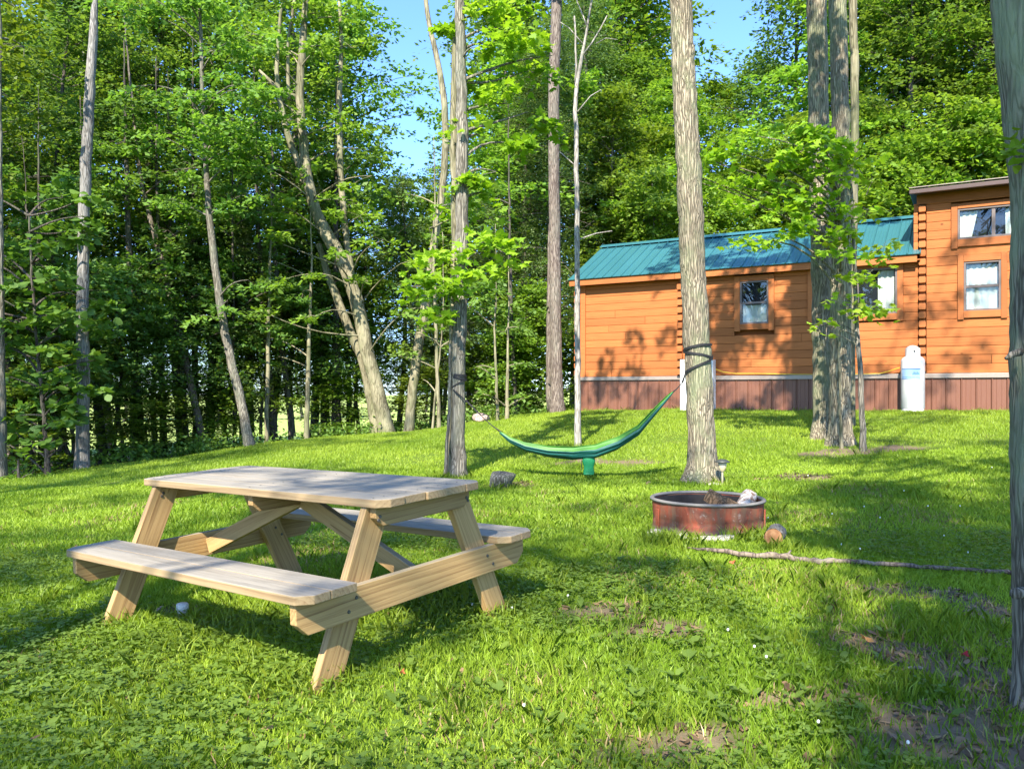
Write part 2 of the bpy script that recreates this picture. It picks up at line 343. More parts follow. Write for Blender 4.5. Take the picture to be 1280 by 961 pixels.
# ------------------------------------------------------------------ ground sheet with lawn, woodland floor, meadow and bare soil masks
BX=np.array([-30,-12,-8.2,-7.7,-6.9,-5.5,-3.8,-2.24,-.76,1.18,1.6,14,30.]); BY=np.array([6,10.5,13,14.5,16,17.5,18.5,19,19.5,20,22,22,20.])
def edgeY(x): return np.interp(x,BX,BY)
DIRT=[(1235,930,.5,.42),(1180,905,.2,.16),(1110,815,.22,.16),(1155,745,.28,.16),(1240,770,.2,.2),(985,880,.2,.12),(765,768,.22,.18),(820,790,.2,.15),(1100,738,.3,.1),(230,765,.12,.1),
      (1050,565,.6,.3),(1110,562,.5,.25),(730,577,.35,.3),(790,578,.3,.2),(1000,597,.4,.2),(1270,860,.4,.5),(640,606,.3,.2),(860,935,.25,.12)]
DW=[]
for a,b,rx,ry in DIRT:
    p=G(a,b); DW.append((p.x,p.y,rx,ry))
def dirt_np(x,y):
    o=np.zeros_like(x)
    wob=.25*np.sin(x*9+y*5)+.2*np.sin(y*13-x*7)
    for cx,cy,rx,ry in DW:
        d=np.sqrt(((x-cx)/rx)**2+((y-cy)/ry)**2)+wob
        o=np.maximum(o,np.clip((1.25-d)/.6,0,1))
    return o
def axis(lo,hi,c0,c1,fine,grow=1.18):
    a=list(np.arange(c0,c1+1e-6,fine)); s=fine
    while a[-1]<hi: s*=grow; a.append(a[-1]+s)
    s=fine
    while a[0]>lo: s*=grow; a.insert(0,a[0]-s)
    return np.array(a)
ax_=axis(-1500,1500,-10,11,.14); ay_=axis(-1500,1500,2,22,.14)
GX,GY=np.meshgrid(ax_,ay_); GZ=gz_np(GX,GY)
nx,ny=len(ax_),len(ay_)
me=bpy.data.meshes.new('ground'); me.vertices.add(nx*ny); me.vertices.foreach_set('co',np.stack([GX,GY,GZ],2).astype(np.float32).ravel())
ii,jj=np.meshgrid(np.arange(nx-1),np.arange(ny-1)); a=(jj*nx+ii).ravel(); q=np.stack([a,a+1,a+1+nx,a+nx],1).astype(np.int32)
me.loops.add(q.size); me.loops.foreach_set('vertex_index',q.ravel()); me.polygons.add(len(q)); me.polygons.foreach_set('loop_start',np.arange(0,q.size,4,dtype=np.int32)); me.polygons.foreach_set('use_smooth',np.ones(len(q),bool)); me.update(calc_edges=True)
xv,yv=GX.ravel(),GY.ravel()
lawn=np.clip((edgeY(xv)-yv)/.5+.5,0,1); meadow=np.clip((yv-(33+.25*xv))/2,0,1)*np.clip((14-xv)/4,0,1); di=dirt_np(xv,yv)*lawn
ca=me.color_attributes.new('zone','FLOAT_COLOR','POINT'); ca.data.foreach_set('color',np.stack([lawn,meadow,di,np.ones_like(di)],1).astype(np.float32).ravel())
m=NT('ground_cover'); at=m.n('ShaderNodeAttribute',attribute_name='zone'); sp=m.n('ShaderNodeSeparateColor'); m.l(at.outputs['Color'],sp.inputs[0])
c=m.coord(rand=False); n1=m.noise(c,3,6,.6); n2=m.noise(c,30,5,.7); n3=m.noise(c,.6,4,.6)
soil=m.mix(m.noise(c,90,4,.7),m.mix(n2,(.06,.04,.025),(.20,.145,.09)),m.mix(n1,(.16,.11,.07),(.34,.26,.18))); turf=m.mix(n2,(.05,.085,.012),(.13,.20,.025)); turf=m.mix(m.ramp(n1,[(.5,K3),(.75,(.6,.6,.6))]),turf,(.12,.11,.03))
wood=m.mix(n1,(.035,.026,.016),(.09,.065,.035)); wood=m.mix(m.ramp(n3,[(.45,K3),(.6,(.8,.8,.8))]),wood,(.045,.085,.02))
mead=m.mix(n1,(.26,.34,.07),(.42,.50,.13))
col=m.mix(sp.outputs[1],wood,mead); col=m.mix(sp.outputs[0],col,turf); col=m.mix(sp.outputs[2],col,soil)
me.materials.append(m.pbr(col,.95,.1,normal=m.bump(n2,.5,.02)))
gr=link('ground',me); tag(gr,None,None,kind='structure')

# ------------------------------------------------------------------ grass and clover
def patchnoise(x,y,s=1.0,seed=0):
    r=np.random.default_rng(seed); o=np.zeros_like(x)
    for k in range(7):
        a=r.uniform(0,6.28); f=s*r.uniform(.6,2.6); o+=np.sin((x*math.cos(a)+y*math.sin(a))*f*2+r.uniform(0,6.28))
    return o/7*1.6
def scatter(y0,y1,dens,margin=1.2):
    n=int(dens*((y1**2-y0**2)*.63+(y1-y0)*2*margin)*1.25); y=np.sqrt(rng.uniform(y0**2,y1**2,n)); x=rng.uniform(-1,1,n)*(.64*y+margin)
    k=y<edgeY(x)-.05; x,y=x[k],y[k]
    # keep clear of the cabin footprint and the fire ring
    lx=(x-1.58)*.871+(y-19.6)*-.491; ly=(x-1.58)*.491+(y-19.6)*.871
    k=~((lx>-.02)&(lx<12)&(ly>-.03)); x,y=x[k],y[k]
    k=((x-FX)**2+(y-FY)**2)>.47**2
    return x[k],y[k]
FP=G(884,672); FY=FP.y+.43; FX=(884-640)/F*FY
def blades(x,y,h,w,seg2=True):
    n=len(x); z=gz_np(x,y)-.008; a=rng.uniform(0,2*np.pi,n); lean=rng.uniform(.15,.9,n); la=rng.uniform(0,2*np.pi,n)
    h=h*rng.uniform(.45,1.25,n); sx,sy=np.cos(a)*w/2,np.sin(a)*w/2; dx,dy=np.cos(la)*lean*h,np.sin(la)*lean*h
    P=np.stack([x,y,z],1); S=np.stack([sx,sy,np.zeros(n)],1)
    mid=P+np.stack([dx*.35,dy*.35,h*.62],1); tip=P+np.stack([dx,dy,h],1)
    if seg2:   # 5-gon blade (folded): base pair, mid pair, tip
        return np.stack([P-S,P+S,mid+S*.8,tip,mid-S*.8],1)
    return np.stack([P-S,P+S,tip],1)
def gcol(x,y):
    n=len(x); return np.clip(.5+.38*patchnoise(x,y,.9,3)+rng.normal(0,.16,n),0,1)
def mowheight(x,y): return 1+.45*patchnoise(x,y,1.6,5)
allp=[]
def grass_zone(y0,y1,dens,h,w,seg2):
    x,y=scatter(y0,y1,dens); keep=rng.random(len(x))>(.82*dirt_np(x,y)); x,y=x[keep],y[keep]
    V=blades(x,y,h*np.clip(mowheight(x,y),.4,1.8),w,seg2); return V,gcol(x,y)
Vn,cn_=grass_zone(2.3,6.2,7200,.045,.0055,True); Vm,cm_=grass_zone(6.2,11,2700,.046,.0095,True); Vf,cf_=grass_zone(11,22.5,1300,.05,.015,False)
me=quads_mesh('grass',np.concatenate([Vn,Vm]),M['grass'],np.concatenate([cn_,cm_]),5)
tag(link('grass',me),'short sunlit lawn grass around the picnic table and fire ring','grass',kind='stuff')
me=quads_mesh('grass',Vf,M['grass'],cf_,3); tag(link('grass',me),'distant lawn grass on the bank below the cabin','grass',kind='stuff')
# longer tufts, many beneath the table and round the ring and trees
tx=[];ty=[]
def tuft_at(cx,cy,r,n,):
    a=rng.uniform(0,6.28,n); q=np.sqrt(rng.random(n))*r; tx.append(cx+np.cos(a)*q); ty.append(cy+np.sin(a)*q)
for px,py,r,n in [(520,760,.5,900),(470,740,.4,600),(600,745,.3,400),(1000,745,.4,300),(840,680,.25,500),(930,672,.2,300),(1215,800,.4,600),(300,800,.4,300),(160,780,.15,120),(400,860,.15,160),(625,770,.12,150),(985,690,.15,200),(1180,840,.35,400),(360,760,.6,700),(700,900,.5,400)]:
    p=G(px,py); tuft_at(p.x,p.y,r,n)
for _ in range(150):
    y=rng.uniform(2.6,9); x=rng.uniform(-1,1)*(.64*y+.5); tuft_at(x,y,.05,26)
for px,py in [(880,603),(573,597),(1030,524),(1050,551),(1080,566),(722,556),(627,610),(903,606),(558,596)]:
    p=G(px,py); tuft_at(p.x,p.y-.12,.25,130)
for k in range(40):                       # along the base of the skirt
    t=rng.uniform(-.2,9.5); tuft_at(1.58+.871*t-.05,19.6-.491*t-.12,.15,20)
x=np.concatenate(tx); y=np.concatenate(ty); k=(((x-FX)**2+(y-FY)**2)>.47**2)&(rng.random(len(x))>.9*dirt_np(x,y)); x,y=x[k],y[k]
tag(link('grass_tufts',quads_mesh('grass_tufts',blades(x,y,.10,.007,True),M['grass'],np.clip(rng.normal(.4,.2,len(x)),0,1),5)),'longer grass tufts growing under the picnic table','grass',kind='stuff')
# clover
x,y=scatter(2.3,6.5,900,.8)
pn=patchnoise(x,y,.8,11); left=np.clip((-x-.3)/1.2,0,1)*np.clip((4.6-y)/1.2,0,1)
k=(pn+left*1.1+rng.normal(0,.25,len(x)))>.24+1.5*dirt_np(x,y); x,y=x[k],y[k]; n=len(x)
x=np.repeat(x,3); y=np.repeat(y,3); x=x+0; z0=np.repeat(rng.uniform(.028,.062,n),3); z=gz_np(x,y)+z0
a=np.repeat(rng.uniform(0,6.28,n),3)+np.tile([0,2.09,4.19],n); s=np.repeat(rng.uniform(.007,.013,n),3)
ca_,sa_=np.cos(a),np.sin(a); U=np.stack([ca_,sa_,rng.uniform(-.1,.5,len(a))],1)*s[:,None]; Wd=np.stack([-sa_,ca_,rng.uniform(-.3,.3,len(a))],1)*s[:,None]
P=np.stack([x,y,z],1); V=np.stack([P,P+U*.7-Wd*.75,P+U*1.7-Wd*.45,P+U*1.55,P+U*1.7+Wd*.45,P+U*.7+Wd*.75],1)
tag(link('clover',quads_mesh('clover',V,M['clover'],np.clip(rng.normal(.5,.25,len(V)),0,1),6)),'patches of clover leaves spread through the near lawn','clover',kind='stuff')
x,y=scatter(2.4,9,520,.6); k=(patchnoise(x,y,1.3,31)+.9*dirt_np(x,y)+rng.normal(0,.2,len(x)))>.42; x,y=x[k],y[k]
M['straw']=mat_leaf('dry_grass',(.24,.15,.06),(.48,.38,.18),.2,(1,1,1))
tag(link('dry_grass',quads_mesh('dry_grass',blades(x,y,.05,.007,True),M['straw'],rng.random(len(x)),5)),'dry straw coloured blades in thin patches of the lawn','grass',kind='stuff')
x,y=scatter(2.4,10,420,.6); k=(dirt_np(x,y)*1.1+.12*patchnoise(x,y,1.1,41)+rng.normal(0,.12,len(x)))>.33; x,y=x[k],y[k]; n=len(x)
P=np.stack([x,y,gz_np(x,y)+rng.uniform(.004,.02,n)],1); a=rng.uniform(0,6.28,n); s_=rng.uniform(.012,.035,n)[:,None]
U=np.stack([np.cos(a),np.sin(a),rng.normal(0,.25,n)],1)*s_; Wd=np.stack([-np.sin(a),np.cos(a),rng.normal(0,.35,n)],1)*s_*rng.uniform(.12,.55,n)[:,None]
M['litter']=mat_leaf('leaf_litter',(.075,.045,.025),(.34,.22,.12),.1,(1,1,1))
tag(link('leaf_litter',quads_mesh('leaf_litter',np.stack([P-U,P-U*.2-Wd,P+U*.5-Wd*.8,P+U,P+U*.5+Wd*.8,P-U*.2+Wd],1),M['litter'],rng.random(n),6)),'small brown dead leaves and bark crumbs on the bare patches','leaf litter',kind='stuff')
# clover flowers
fm=MB()
for px,py in [(555,745),(590,768),(600,765),(640,772),(710,757),(943,822),(958,836),(1023,920),(1135,947),(1052,690),(1075,695),(1180,678),(1240,590),(1130,620),(1160,640),(1200,640),(1100,655),(910,800),(478,738),(655,900),(1080,640),(1210,700),(1010,600),(960,655),(1040,650)]:
    p=G(px,py); fm.lathe([(0.001,p.z+.045),(.005,p.z+.048),(.0065,p.z+.053),(.0045,p.z+.058),(.001,p.z+.060)],6,(p.x,p.y))
tag(fm.build('clover_flowers',M['flower']),'tiny white clover flowers dotted over the lawn','flowers',kind='stuff')
# broad weed leaves
bw=[]
for _ in range(330):
    y=rng.uniform(2.5,6.5); x=rng.uniform(-1,1)*(.64*y+.4); 
    if patchnoise(np.array([x]),np.array([y]),.7,21)[0]<.1: continue
    for k in range(5):
        a=rng.uniform(0,6.28); L=rng.uniform(.03,.07); w=L*.28; d=np.array([math.cos(a),math.sin(a),0]); s=np.array([-d[1],d[0],0]); b=np.array([x,y,gz(x,y)+.01]); up=np.array([0,0,1])
        bw.append([b,b+d*L*.4-s*w+up*L*.45,b+d*L*.8-s*w*.6+up*L*.6,b+d*L+up*L*.55,b+d*L*.8+s*w*.6+up*L*.6,b+d*L*.4+s*w+up*L*.45])
tag(link('lawn_weeds',quads_mesh('lawn_weeds',np.array(bw),M['clover'],rng.uniform(.2,.9,len(bw)),6)),'broad leaved weeds scattered in the near lawn','weeds',kind='stuff')

# ------------------------------------------------------------------ log cabin
CO=Vector((1.58,19.6,-.45)); CA=math.atan2(-.491,.871)
def T(px): r=(px-640)/F; return (19.6*r-1.58)/(.871+.491*r)
def ZL(px,py): t=T(px); return (HY-py)/F*(19.6-.491*t)+.45
cabin=thing('log_cabin','orange stained wooden cabin on wheels height skirt with long teal metal roof','cabin',CO,CA)
TE=11.4; WT=.84; EAVE=3.02; LOFT=4.16; H=.1725
TA,TB=T(851),T(1153)
rects=[]   # (trim rect, frame rect)
def wrect(a,b,c,d,fa,fb,fc,fd,rx=None):
    xr=T(b) if rx is None else rx
    return dict(t=(T(a),xr,ZL(a,d),ZL(a,c)),f=(T(fa),(T(fb) if rx is None else rx-.13),ZL(fa,fd),ZL(fa,fc)))
WIN=[wrect(918.5,968,346,413,925.5,961,352.5,405.5),wrect(1010,1129,333,404,1020,1121.5,341,396),wrect(1197,1259,320,398,1204.7,1251,328,389),wrect(1189,1290,256,310,1197,1285,262,300)]
def board_mb(L,h,d=.045):
    m=MB(); pr=[(.02,.0),(-.015,.002),(-.0195,.007),(-.021,h*.5),(-.0195,h-.007),(-.015,h-.003),(.02,h-.0015)]
    n=len(pr); m.add([(0,y,z) for y,z in pr]+[(L,y,z) for y,z in pr],[tuple(range(n)),tuple(range(2*n-1,n-1,-1))]+[(i,i+n,(i+1)%n+n,(i+1)%n) for i in range(n)])
    return m
mesh_cache={}
def put_board(t0,t1,z,h=H,yoff=0):
    key=(round(t1-t0,2),round(h,3))
    if key not in mesh_cache: mesh_cache[key]=board_mb(key[0],key[1]).mesh('siding_board',M['cedar'])
    link('siding_board',mesh_cache[key],cabin,(t0,yoff,z))
def wall_section(a,b,z0,z1,yoff=0):
    z=z0; k=0
    while z<z1-.02:
        h=min(H,z1-z); spans=[(a,b)]
        for w in WIN:
            x0,x1,y0,y1=w['t']
            if z+h>y0+.01 and z<y1-.01:
                ns=[]
                for s,e in spans:
                    if x1<=s or x0>=e: ns.append((s,e))
                    else:
                        if x0>s+.03: ns.append((s,x0))
                        if x1<e-.03: ns.append((x1,e))
                spans=ns
        for s,e in spans:
            if e-s>2.2 and random.random()<.5:
                c=s+(e-s)*random.uniform(.25,.75); put_board(s+.002,c-.003,z,h,yoff); put_board(c+.003,e-.002,z,h,yoff)
            else: put_board(s+.002,e-.002,z,h,yoff)
        z+=H; k+=1
wall_section(.06,TA-.03,WT,EAVE,.05); wall_section(TA+.03,TB-.07,WT,EAVE); wall_section(TB+.07,TE,WT,LOFT)
wall_section(T(1142),TB-.07,EAVE+.23,LOFT)
wm=MB(); wm.box(.05,TA,.13,3.6,-.1,EAVE); wm.box(TA+.001,TE-.05,.11,3.6,-.1,EAVE-.001); wm.box(T(1142)+.02,TE-.05,.11,3.6,EAVE+.1,LOFT)
wm.add([(.06,.14,EAVE),(.06,3.59,EAVE),(.06,1.83,EAVE+1.13),(.10,.14,EAVE),(.10,3.59,EAVE),(.10,1.83,EAVE+1.13)],[(0,1,2),(3,5,4),(0,2,5,3),(2,1,4,5)])
# strips behind the boards, left open at the windows
wm.build('wall',M['logend'],cabin)
# gable and end wall boards (facing left, seen from a step aside)
for k in range(13):
    o=board_mb(3.55,H).build('siding_board',M['cedar'],cabin,loc=(.03,3.6,WT+k*H),rot=(0,0,-R(90)))
# log ends at the corners
def log_ends(t,z0,z1,y):
    z=z0; k=0
    me=None
    m=MB(); hh=.125; pr=[(-.055,.0),(-.062,.03),(-.062,hh-.03),(-.055,hh),(.055,hh),(.062,hh-.03),(.062,.03),(.055,0)]
    n=8; m.add([(x,-.115,zz) for x,zz in pr]+[(x,.02,zz) for x,zz in pr],[tuple(range(n)),tuple(range(2*n-1,n-1,-1))]+[((i+1)%n,i,i+n,(i+1)%n+n) for i in range(n)])
    me=m.mesh('log_end',M['trimwood'],bevel=.008)
    while z<z1-.1:
        link('log_end',me,cabin,(t,y+random.uniform(-.006,.006),z+.03)); z+=H
    g=MB(); g.box(t-.05,t+.05,y-.035,y+.05,z0,z1); g.build('corner_post',M['logend'],cabin)
log_ends(0,WT,EAVE-.02,.03); log_ends(TA,WT,EAVE-.02,0); log_ends(TB,WT,LOFT-.05,0)
# trim inside left corner
m=MB(); m.box(0,.13,0,.03,0,EAVE-WT); m.build('corner_trim',M['trimwood'],cabin,loc=(.07,-.01+.0,WT),bevel=.004)
# fascia boards
m=MB(); m.box(0,TA+.05,0,.035,0,.145); m.build('fascia_board',M['trimwood'],cabin,loc=(-.13,-.20,EAVE-.02),bevel=.004)
m=MB(); m.box(0,TB-TA-.01,0,.035,0,.145); m.build('fascia_board',M['trimwood'],cabin,loc=(TA-.075,-.20,EAVE-.02),bevel=.004)
m=MB(); m.box(0,TB+.1,0,.22,0,.02); m.build('soffit',M['trimwood'],cabin,loc=(-.13,-.165,EAVE+.02))
m=MB(); m.box(0,TE-TB+.1,0,.03,0,.20); m.build('frieze_board',M['trimwood'],cabin,loc=(TB-.1,-.035,LOFT-.02),bevel=.004)
# teal ribbed roof: one panel per rib pitch
roof=thing('roof',None,None); roof.parent=cabin; del_=None
sl=math.atan2(1.10,2.08); SLN=math.hypot(1.10,2.08)
PW=.2285
pm=MB(); pr=[(0,0),(0,.006),(PW*.33,.006),(PW*.35,.011),(PW*.37,.006),(PW*.62,.006),(PW*.64,.011),(PW*.66,.006),(PW-.035,.006),(PW-.024,.030),(PW-.010,.030),(PW-.001,.006),(PW-.001,0)]
n=len(pr); pm.add([(x,0,z) for x,z in pr]+[(x,SLN,z) for x,z in pr],[tuple(range(n-1,-1,-1)),tuple(range(n,2*n))]+[(i,(i+1)%n,(i+1)%n+n,i+n) for i in range(n)])
pme=pm.mesh('roof_panel',M['roof'])
NP=int((TB+.14)/PW)
for k in range(NP):
    link('roof_panel',pme,roof,(-.15+k*PW,-.235,EAVE+.125),(sl,0,0))
    o=link('roof_panel',pme,roof,(-.15+k*PW+PW,3.895,EAVE+.125),(sl,0,math.pi))
m=MB(); Lr=TB+.1
m.add([(0,-.13,-.055),(0,0,.018),(0,.13,-.055),(Lr,-.13,-.055),(Lr,0,.018),(Lr,.13,-.055),(0,-.13,-.065),(0,0,.008),(0,.13,-.065),(Lr,-.13,-.065),(Lr,0,.008),(Lr,.13,-.065)],
      [(0,3,4,1),(1,4,5,2),(6,7,10,9),(7,8,11,10),(0,1,7,6),(1,2,8,7),(3,9,10,4),(4,10,11,5),(0,6,9,3),(2,5,11,8)])
m.build('ridge_cap',M['roof'],roof,loc=(-.16,1.83,EAVE+.125+1.10+.045))
# loft roof
m=MB(); m.box(0,TE-T(1142)+.3,0,4.2,0,.05); m.build('loft_roof',M['brownroof'],cabin,loc=(T(1142)-.06,-.32,LOFT+.185),bevel=.006)
m=MB(); m.box(0,TE-T(1142)+.3,0,.05,0,.085); m.build('gutter',M['brownroof'],cabin,loc=(T(1142)-.06,-.36,LOFT+.13),bevel=.012)
m=MB(); m.box(0,TE-T(1142)+.2,0,.3,0,.02); m.build('soffit',M['brownroof'],cabin,loc=(T(1142)-.03,-.31,LOFT+.16))
m=MB(); m.box(0,TE-T(1142)+.3,-.01,.06,0,.012); m.build('drip_edge',M['belt'],cabin,loc=(T(1142)-.06,-.38,LOFT+.238))
# belt and skirt
m=MB(); m.box(-.02,TA,-.02,.1,.755,WT-.004); m.build('belt_flashing',M['belt'],cabin,bevel=.004)
m=MB(); m.box(TA+.002,TE,-.045,.1,.745,WT-.006); m.build('belt_flashing',M['belt'],cabin,bevel=.004)
SW_=.252; sp=MB(); pr=[(0,.03),(0,-.006),(.006,-.018),(.020,-.018),(.026,0),(.08,0),(.084,-.004),(.088,0),(.165,0),(.169,-.004),(.173,0),(SW_-.012,0),(SW_-.004,.014),(SW_-.004,.03)]
n=len(pr); sp.add([(x,y,0) for x,y in pr]+[(x,y,.93) for x,y in pr],[tuple(range(n)),tuple(range(2*n-1,n-1,-1))]+[((i+1)%n,i,i+n,(i+1)%n+n) for i in range(n)])
spm=sp.mesh('skirt_panel',M['skirt'])
for k in range(int(TE/SW_)): link('skirt_panel',spm,cabin,(k*SW_,.02 if k*SW_<TA else -.005,-.18))
o=link('skirt_panel',spm,cabin,(-.02,3.6,-.18),(0,0,-R(90))); o.scale=(14.2,1,1)
# windows
def curtain(parent,x0,x1,z0,z1,y=.055,amp=.014,taper=0,scal=0):
    m=MB(); n=int(max(8,(x1-x0)/.018)); vs=[]
    for i in range(n+1):
        f=i/n; x=x0+(x1-x0)*f; yy=y+amp*math.sin(f*(x1-x0)*62+random.random()*.4)
        xb=x+ (taper*(1-f) if taper<0 else -taper*f)
        zb=z0+scal*abs(math.sin(f*math.pi*2.0))
        vs+= [(x,yy,z1),(xb,yy+.004,zb)]
    m.add(vs,[(2*i,2*i+1,2*i+3,2*i+2) for i in range(n)]); return m.build('curtain',M['curtain'],parent,smooth=True)
def window(w,style):
    x0,x1,z0,z1=w['f']; X0,X1,Z0,Z1=w['t']; fw=.036
    m=MB()
    m.box(x0,x0+fw,-.045,.07,z0,z1); m.box(x1-fw,x1,-.045,.07,z0,z1); m.box(x0+fw,x1-fw,-.043,.07,z0,z0+fw); m.box(x0+fw,x1-fw,-.043,.07,z1-fw,z1)
    win=m.build('window',M['frame'],cabin,bevel=.003)
    sh=[(X0,x0-.002,Z0-.03,Z1,),(x1+.002,X1,Z0-.03,Z1),(x0,x1,Z0,z0-.002),(x0,x1,z1+.002,Z1-.004)]
    for a,b,c,d in sh:
        q=MB(); q.box(0,b-a,-.06,.03,0,d-c); q.build('window_trim',M['trimwood'],cabin,loc=(a,0 if b-a<.3 else -.002,c),bevel=.004)
    mid=(z0+z1)/2; a,b,c,d=x0+fw,x1-fw,z0+fw,z1-fw
    def pane(a,b,c,d,y=.015):
        q=MB(); q.box(a,b,y,y+.004,c,d); q.build('pane',M['glass'],win)
    def rail(a,b,c,d,y0=-.02,y1=.03):
        q=MB(); q.box(a,b,y0,y1,c,d); q.build('sash_rail',M['frame'],win,bevel=.002)
    q=MB(); q.box(a-.01,b+.01,.104,.108,c-.01,d+.01); q.build('unlit_room_panel',M['dark_in'],win)  # near-black sheet stands in for the unlit room behind the glass
    if style=='hung':
        rail(a,b,mid-.03,mid+.018); pane(a,b,c,mid-.03,.0); pane(a,b,mid+.018,d,.02)
    else:
        k=a+(b-a)*.52; rail(k-.03,k+.03,c,d); pane(a,k-.03,c,d,.02); pane(k+.03,b,c,d,.0)
    return win,a,b,c,d,mid
w,a,b,c,d,mid=window(WIN[0],'hung'); curtain(w,a+.01,b-.01,c+.01,mid-.05)
w,a,b,c,d,mid=window(WIN[1],'slide'); curtain(w,b-.32,b-.02,c+.01,d-.01); 
w,a,b,c,d,mid=window(WIN[2],'hung'); curtain(w,a+.01,b-.01,mid+.03,d-.02,.055,.012); curtain(w,a+.01,b-.01,c,mid-.06,.055,.012); curtain(w,a+.01,b-.01,mid-.15,mid-.035,.045,.01,0,.05)
w,a,b,c,d,mid=window(WIN[3],'slide'); curtain(w,a+.005,a+.3,c+.01,d-.02,.055,.012,.10); curtain(w,b-.32,b-.02,c+.01,d-.02)
# small outlet on the wall
m=MB(); m.lathe([(.001,-.02),(.03,-.02),(.034,-.012),(.036,0)],10); m.build('wall_vent',M['belt'],cabin,loc=(T(936),-.03,ZL(936,444)),rot=(R(90),0,0))

# propane tank, hose, utility pedestal
p=ray(1141,514,15.75); p.z=gz(p.x,p.y)
tank=thing('propane_tank','tall white propane cylinder with blue printed band against the cabin skirt','gas cylinder',p,CA)
Hs=1.0; rr=.212
m=MB(); prof=[(rr*.93,.02),(rr*.93,.06),(rr,.085),(rr,Hs-.02)]+[(rr*math.cos(a),Hs-.02+.115*math.sin(a)) for a in [k*math.pi/14 for k in range(1,7)]]+[(.02,Hs+.10)]
m.lathe(prof,40); m.build('cylinder_body',M['white'],tank,smooth=True)
m=MB(); m.lathe([(rr*.88,-.03),(rr*.88,.06),(rr*.93,.06),(rr*.95,-.03)],40); m.build('foot_ring',M['white'],tank,smooth=True)
m=MB(); vs=[]; N=30
for k in range(N+1):
    a=R(-215)+k*R(250)/N
    for rc in (.125,.133): 
        for z in (Hs+.06,Hs+.245-.03*math.cos(a*2)): vs.append((rc*math.cos(a),rc*math.sin(a),z))
fs=[]
for k in range(N):
    o=4*k; fs+=[(o,o+1,o+5,o+4),(o+2,o+6,o+7,o+3),(o+1,o+3,o+7,o+5)]
m.add(vs,fs+[(0,2,3,1),(4*N,4*N+1,4*N+3,4*N+2)]); m.build('collar',M['white'],tank,smooth=False)
m=MB(); m.lathe([(.018,Hs+.09),(.018,Hs+.15),(.03,Hs+.15),(.03,Hs+.175),(.001,Hs+.18)],10); m.build('valve',M['steel'],tank)
m=MB(); m.lathe([(.001,0),(.018,0),(.018,.006),(.001,.006)],10); m.build('collar_hole',M['black'],tank,loc=(.035,-.135,Hs+.165),rot=(R(90),0,0))
def band(z0,z1,a0,a1,mt,nm='printed_band',off=.0015):
    m=MB(); N=16; vs=[]
    for k in range(N+1):
        a=a0+(a1-a0)*k/N; vs+=[((rr+off)*math.cos(a),(rr+off)*math.sin(a),z) for z in (z0,z1)]
    m.add(vs,[(2*k,2*k+2,2*k+3,2*k+1) for k in range(N)]); return m.build(nm,mt,tank,smooth=True)
pale=mat_simple('pale_blue_print',(.28,.42,.60),.5)
B0,B1=R(-150),R(-48)
band(.64,.82,B0,B1,pale,'printed_band',.001); band(.815,.832,B0,B1,M['blueprint']); band(.632,.645,B0,B1,M['blueprint'])
for k in range(7):
    a=R(-88)+k*R(5); band(.705+.01*(k%2),.745+.012*((k*5)%3),a,a+R(3.2),M['blueprint'],'printed_letter',.002)
for k in range(14):
    a=R(-145)+k*R(6.6); band(.665,.678,a,a+R(4.2),M['blueprint'],'printed_letter',.002)
# hose from tank up along the belt
hm=MB(); pts=[]
for px,py,off in [(1128,459,-.12),(1121,461,-.1),(1112,464,-.07),(1100,467,-.06),(1060,468,-.06),(1000,468,-.06),(950,467,-.06),(920,467,-.06),(905,465,-.06),(895,461,-.07),(890,458,-.1)]:
    t=T(px); pts.append((t,off-.02,ZL(px,py)))
hm.tube(pts,.009,6); ho=hm.build('gas_hose',M['hose'],None,smooth=True,loc=CO,rot=(0,0,CA)); tag(ho,'yellow gas hose running along the cabin flashing to the white cylinder','hose')
t0,t1=T(855.5),T(896); ped=thing('utility_pedestal','white utility pedestal with grey conduit standing behind the strapped trunk','pedestal',CO+Vector((.871*t0,-.491*t0,0)),CA)
m=MB(); m.box(0,t1-t0-.16,-.32,-.08,-.1,ZL(860,450)); m.build('cabinet',M['postwhite'],ped,bevel=.008)
m=MB(); m.box(t1-t0-.15,t1-t0,-.30,-.08,-.1,ZL(892,450)); m.build('post',M['postwhite'],ped,bevel=.006)
m=MB(); m.tube([(t1-t0-.19,-.06,ZL(888,450)-.1),(t1-t0-.19,-.06,ZL(888,422))],.03,8); m.build('conduit',M['belt'],ped,smooth=True)

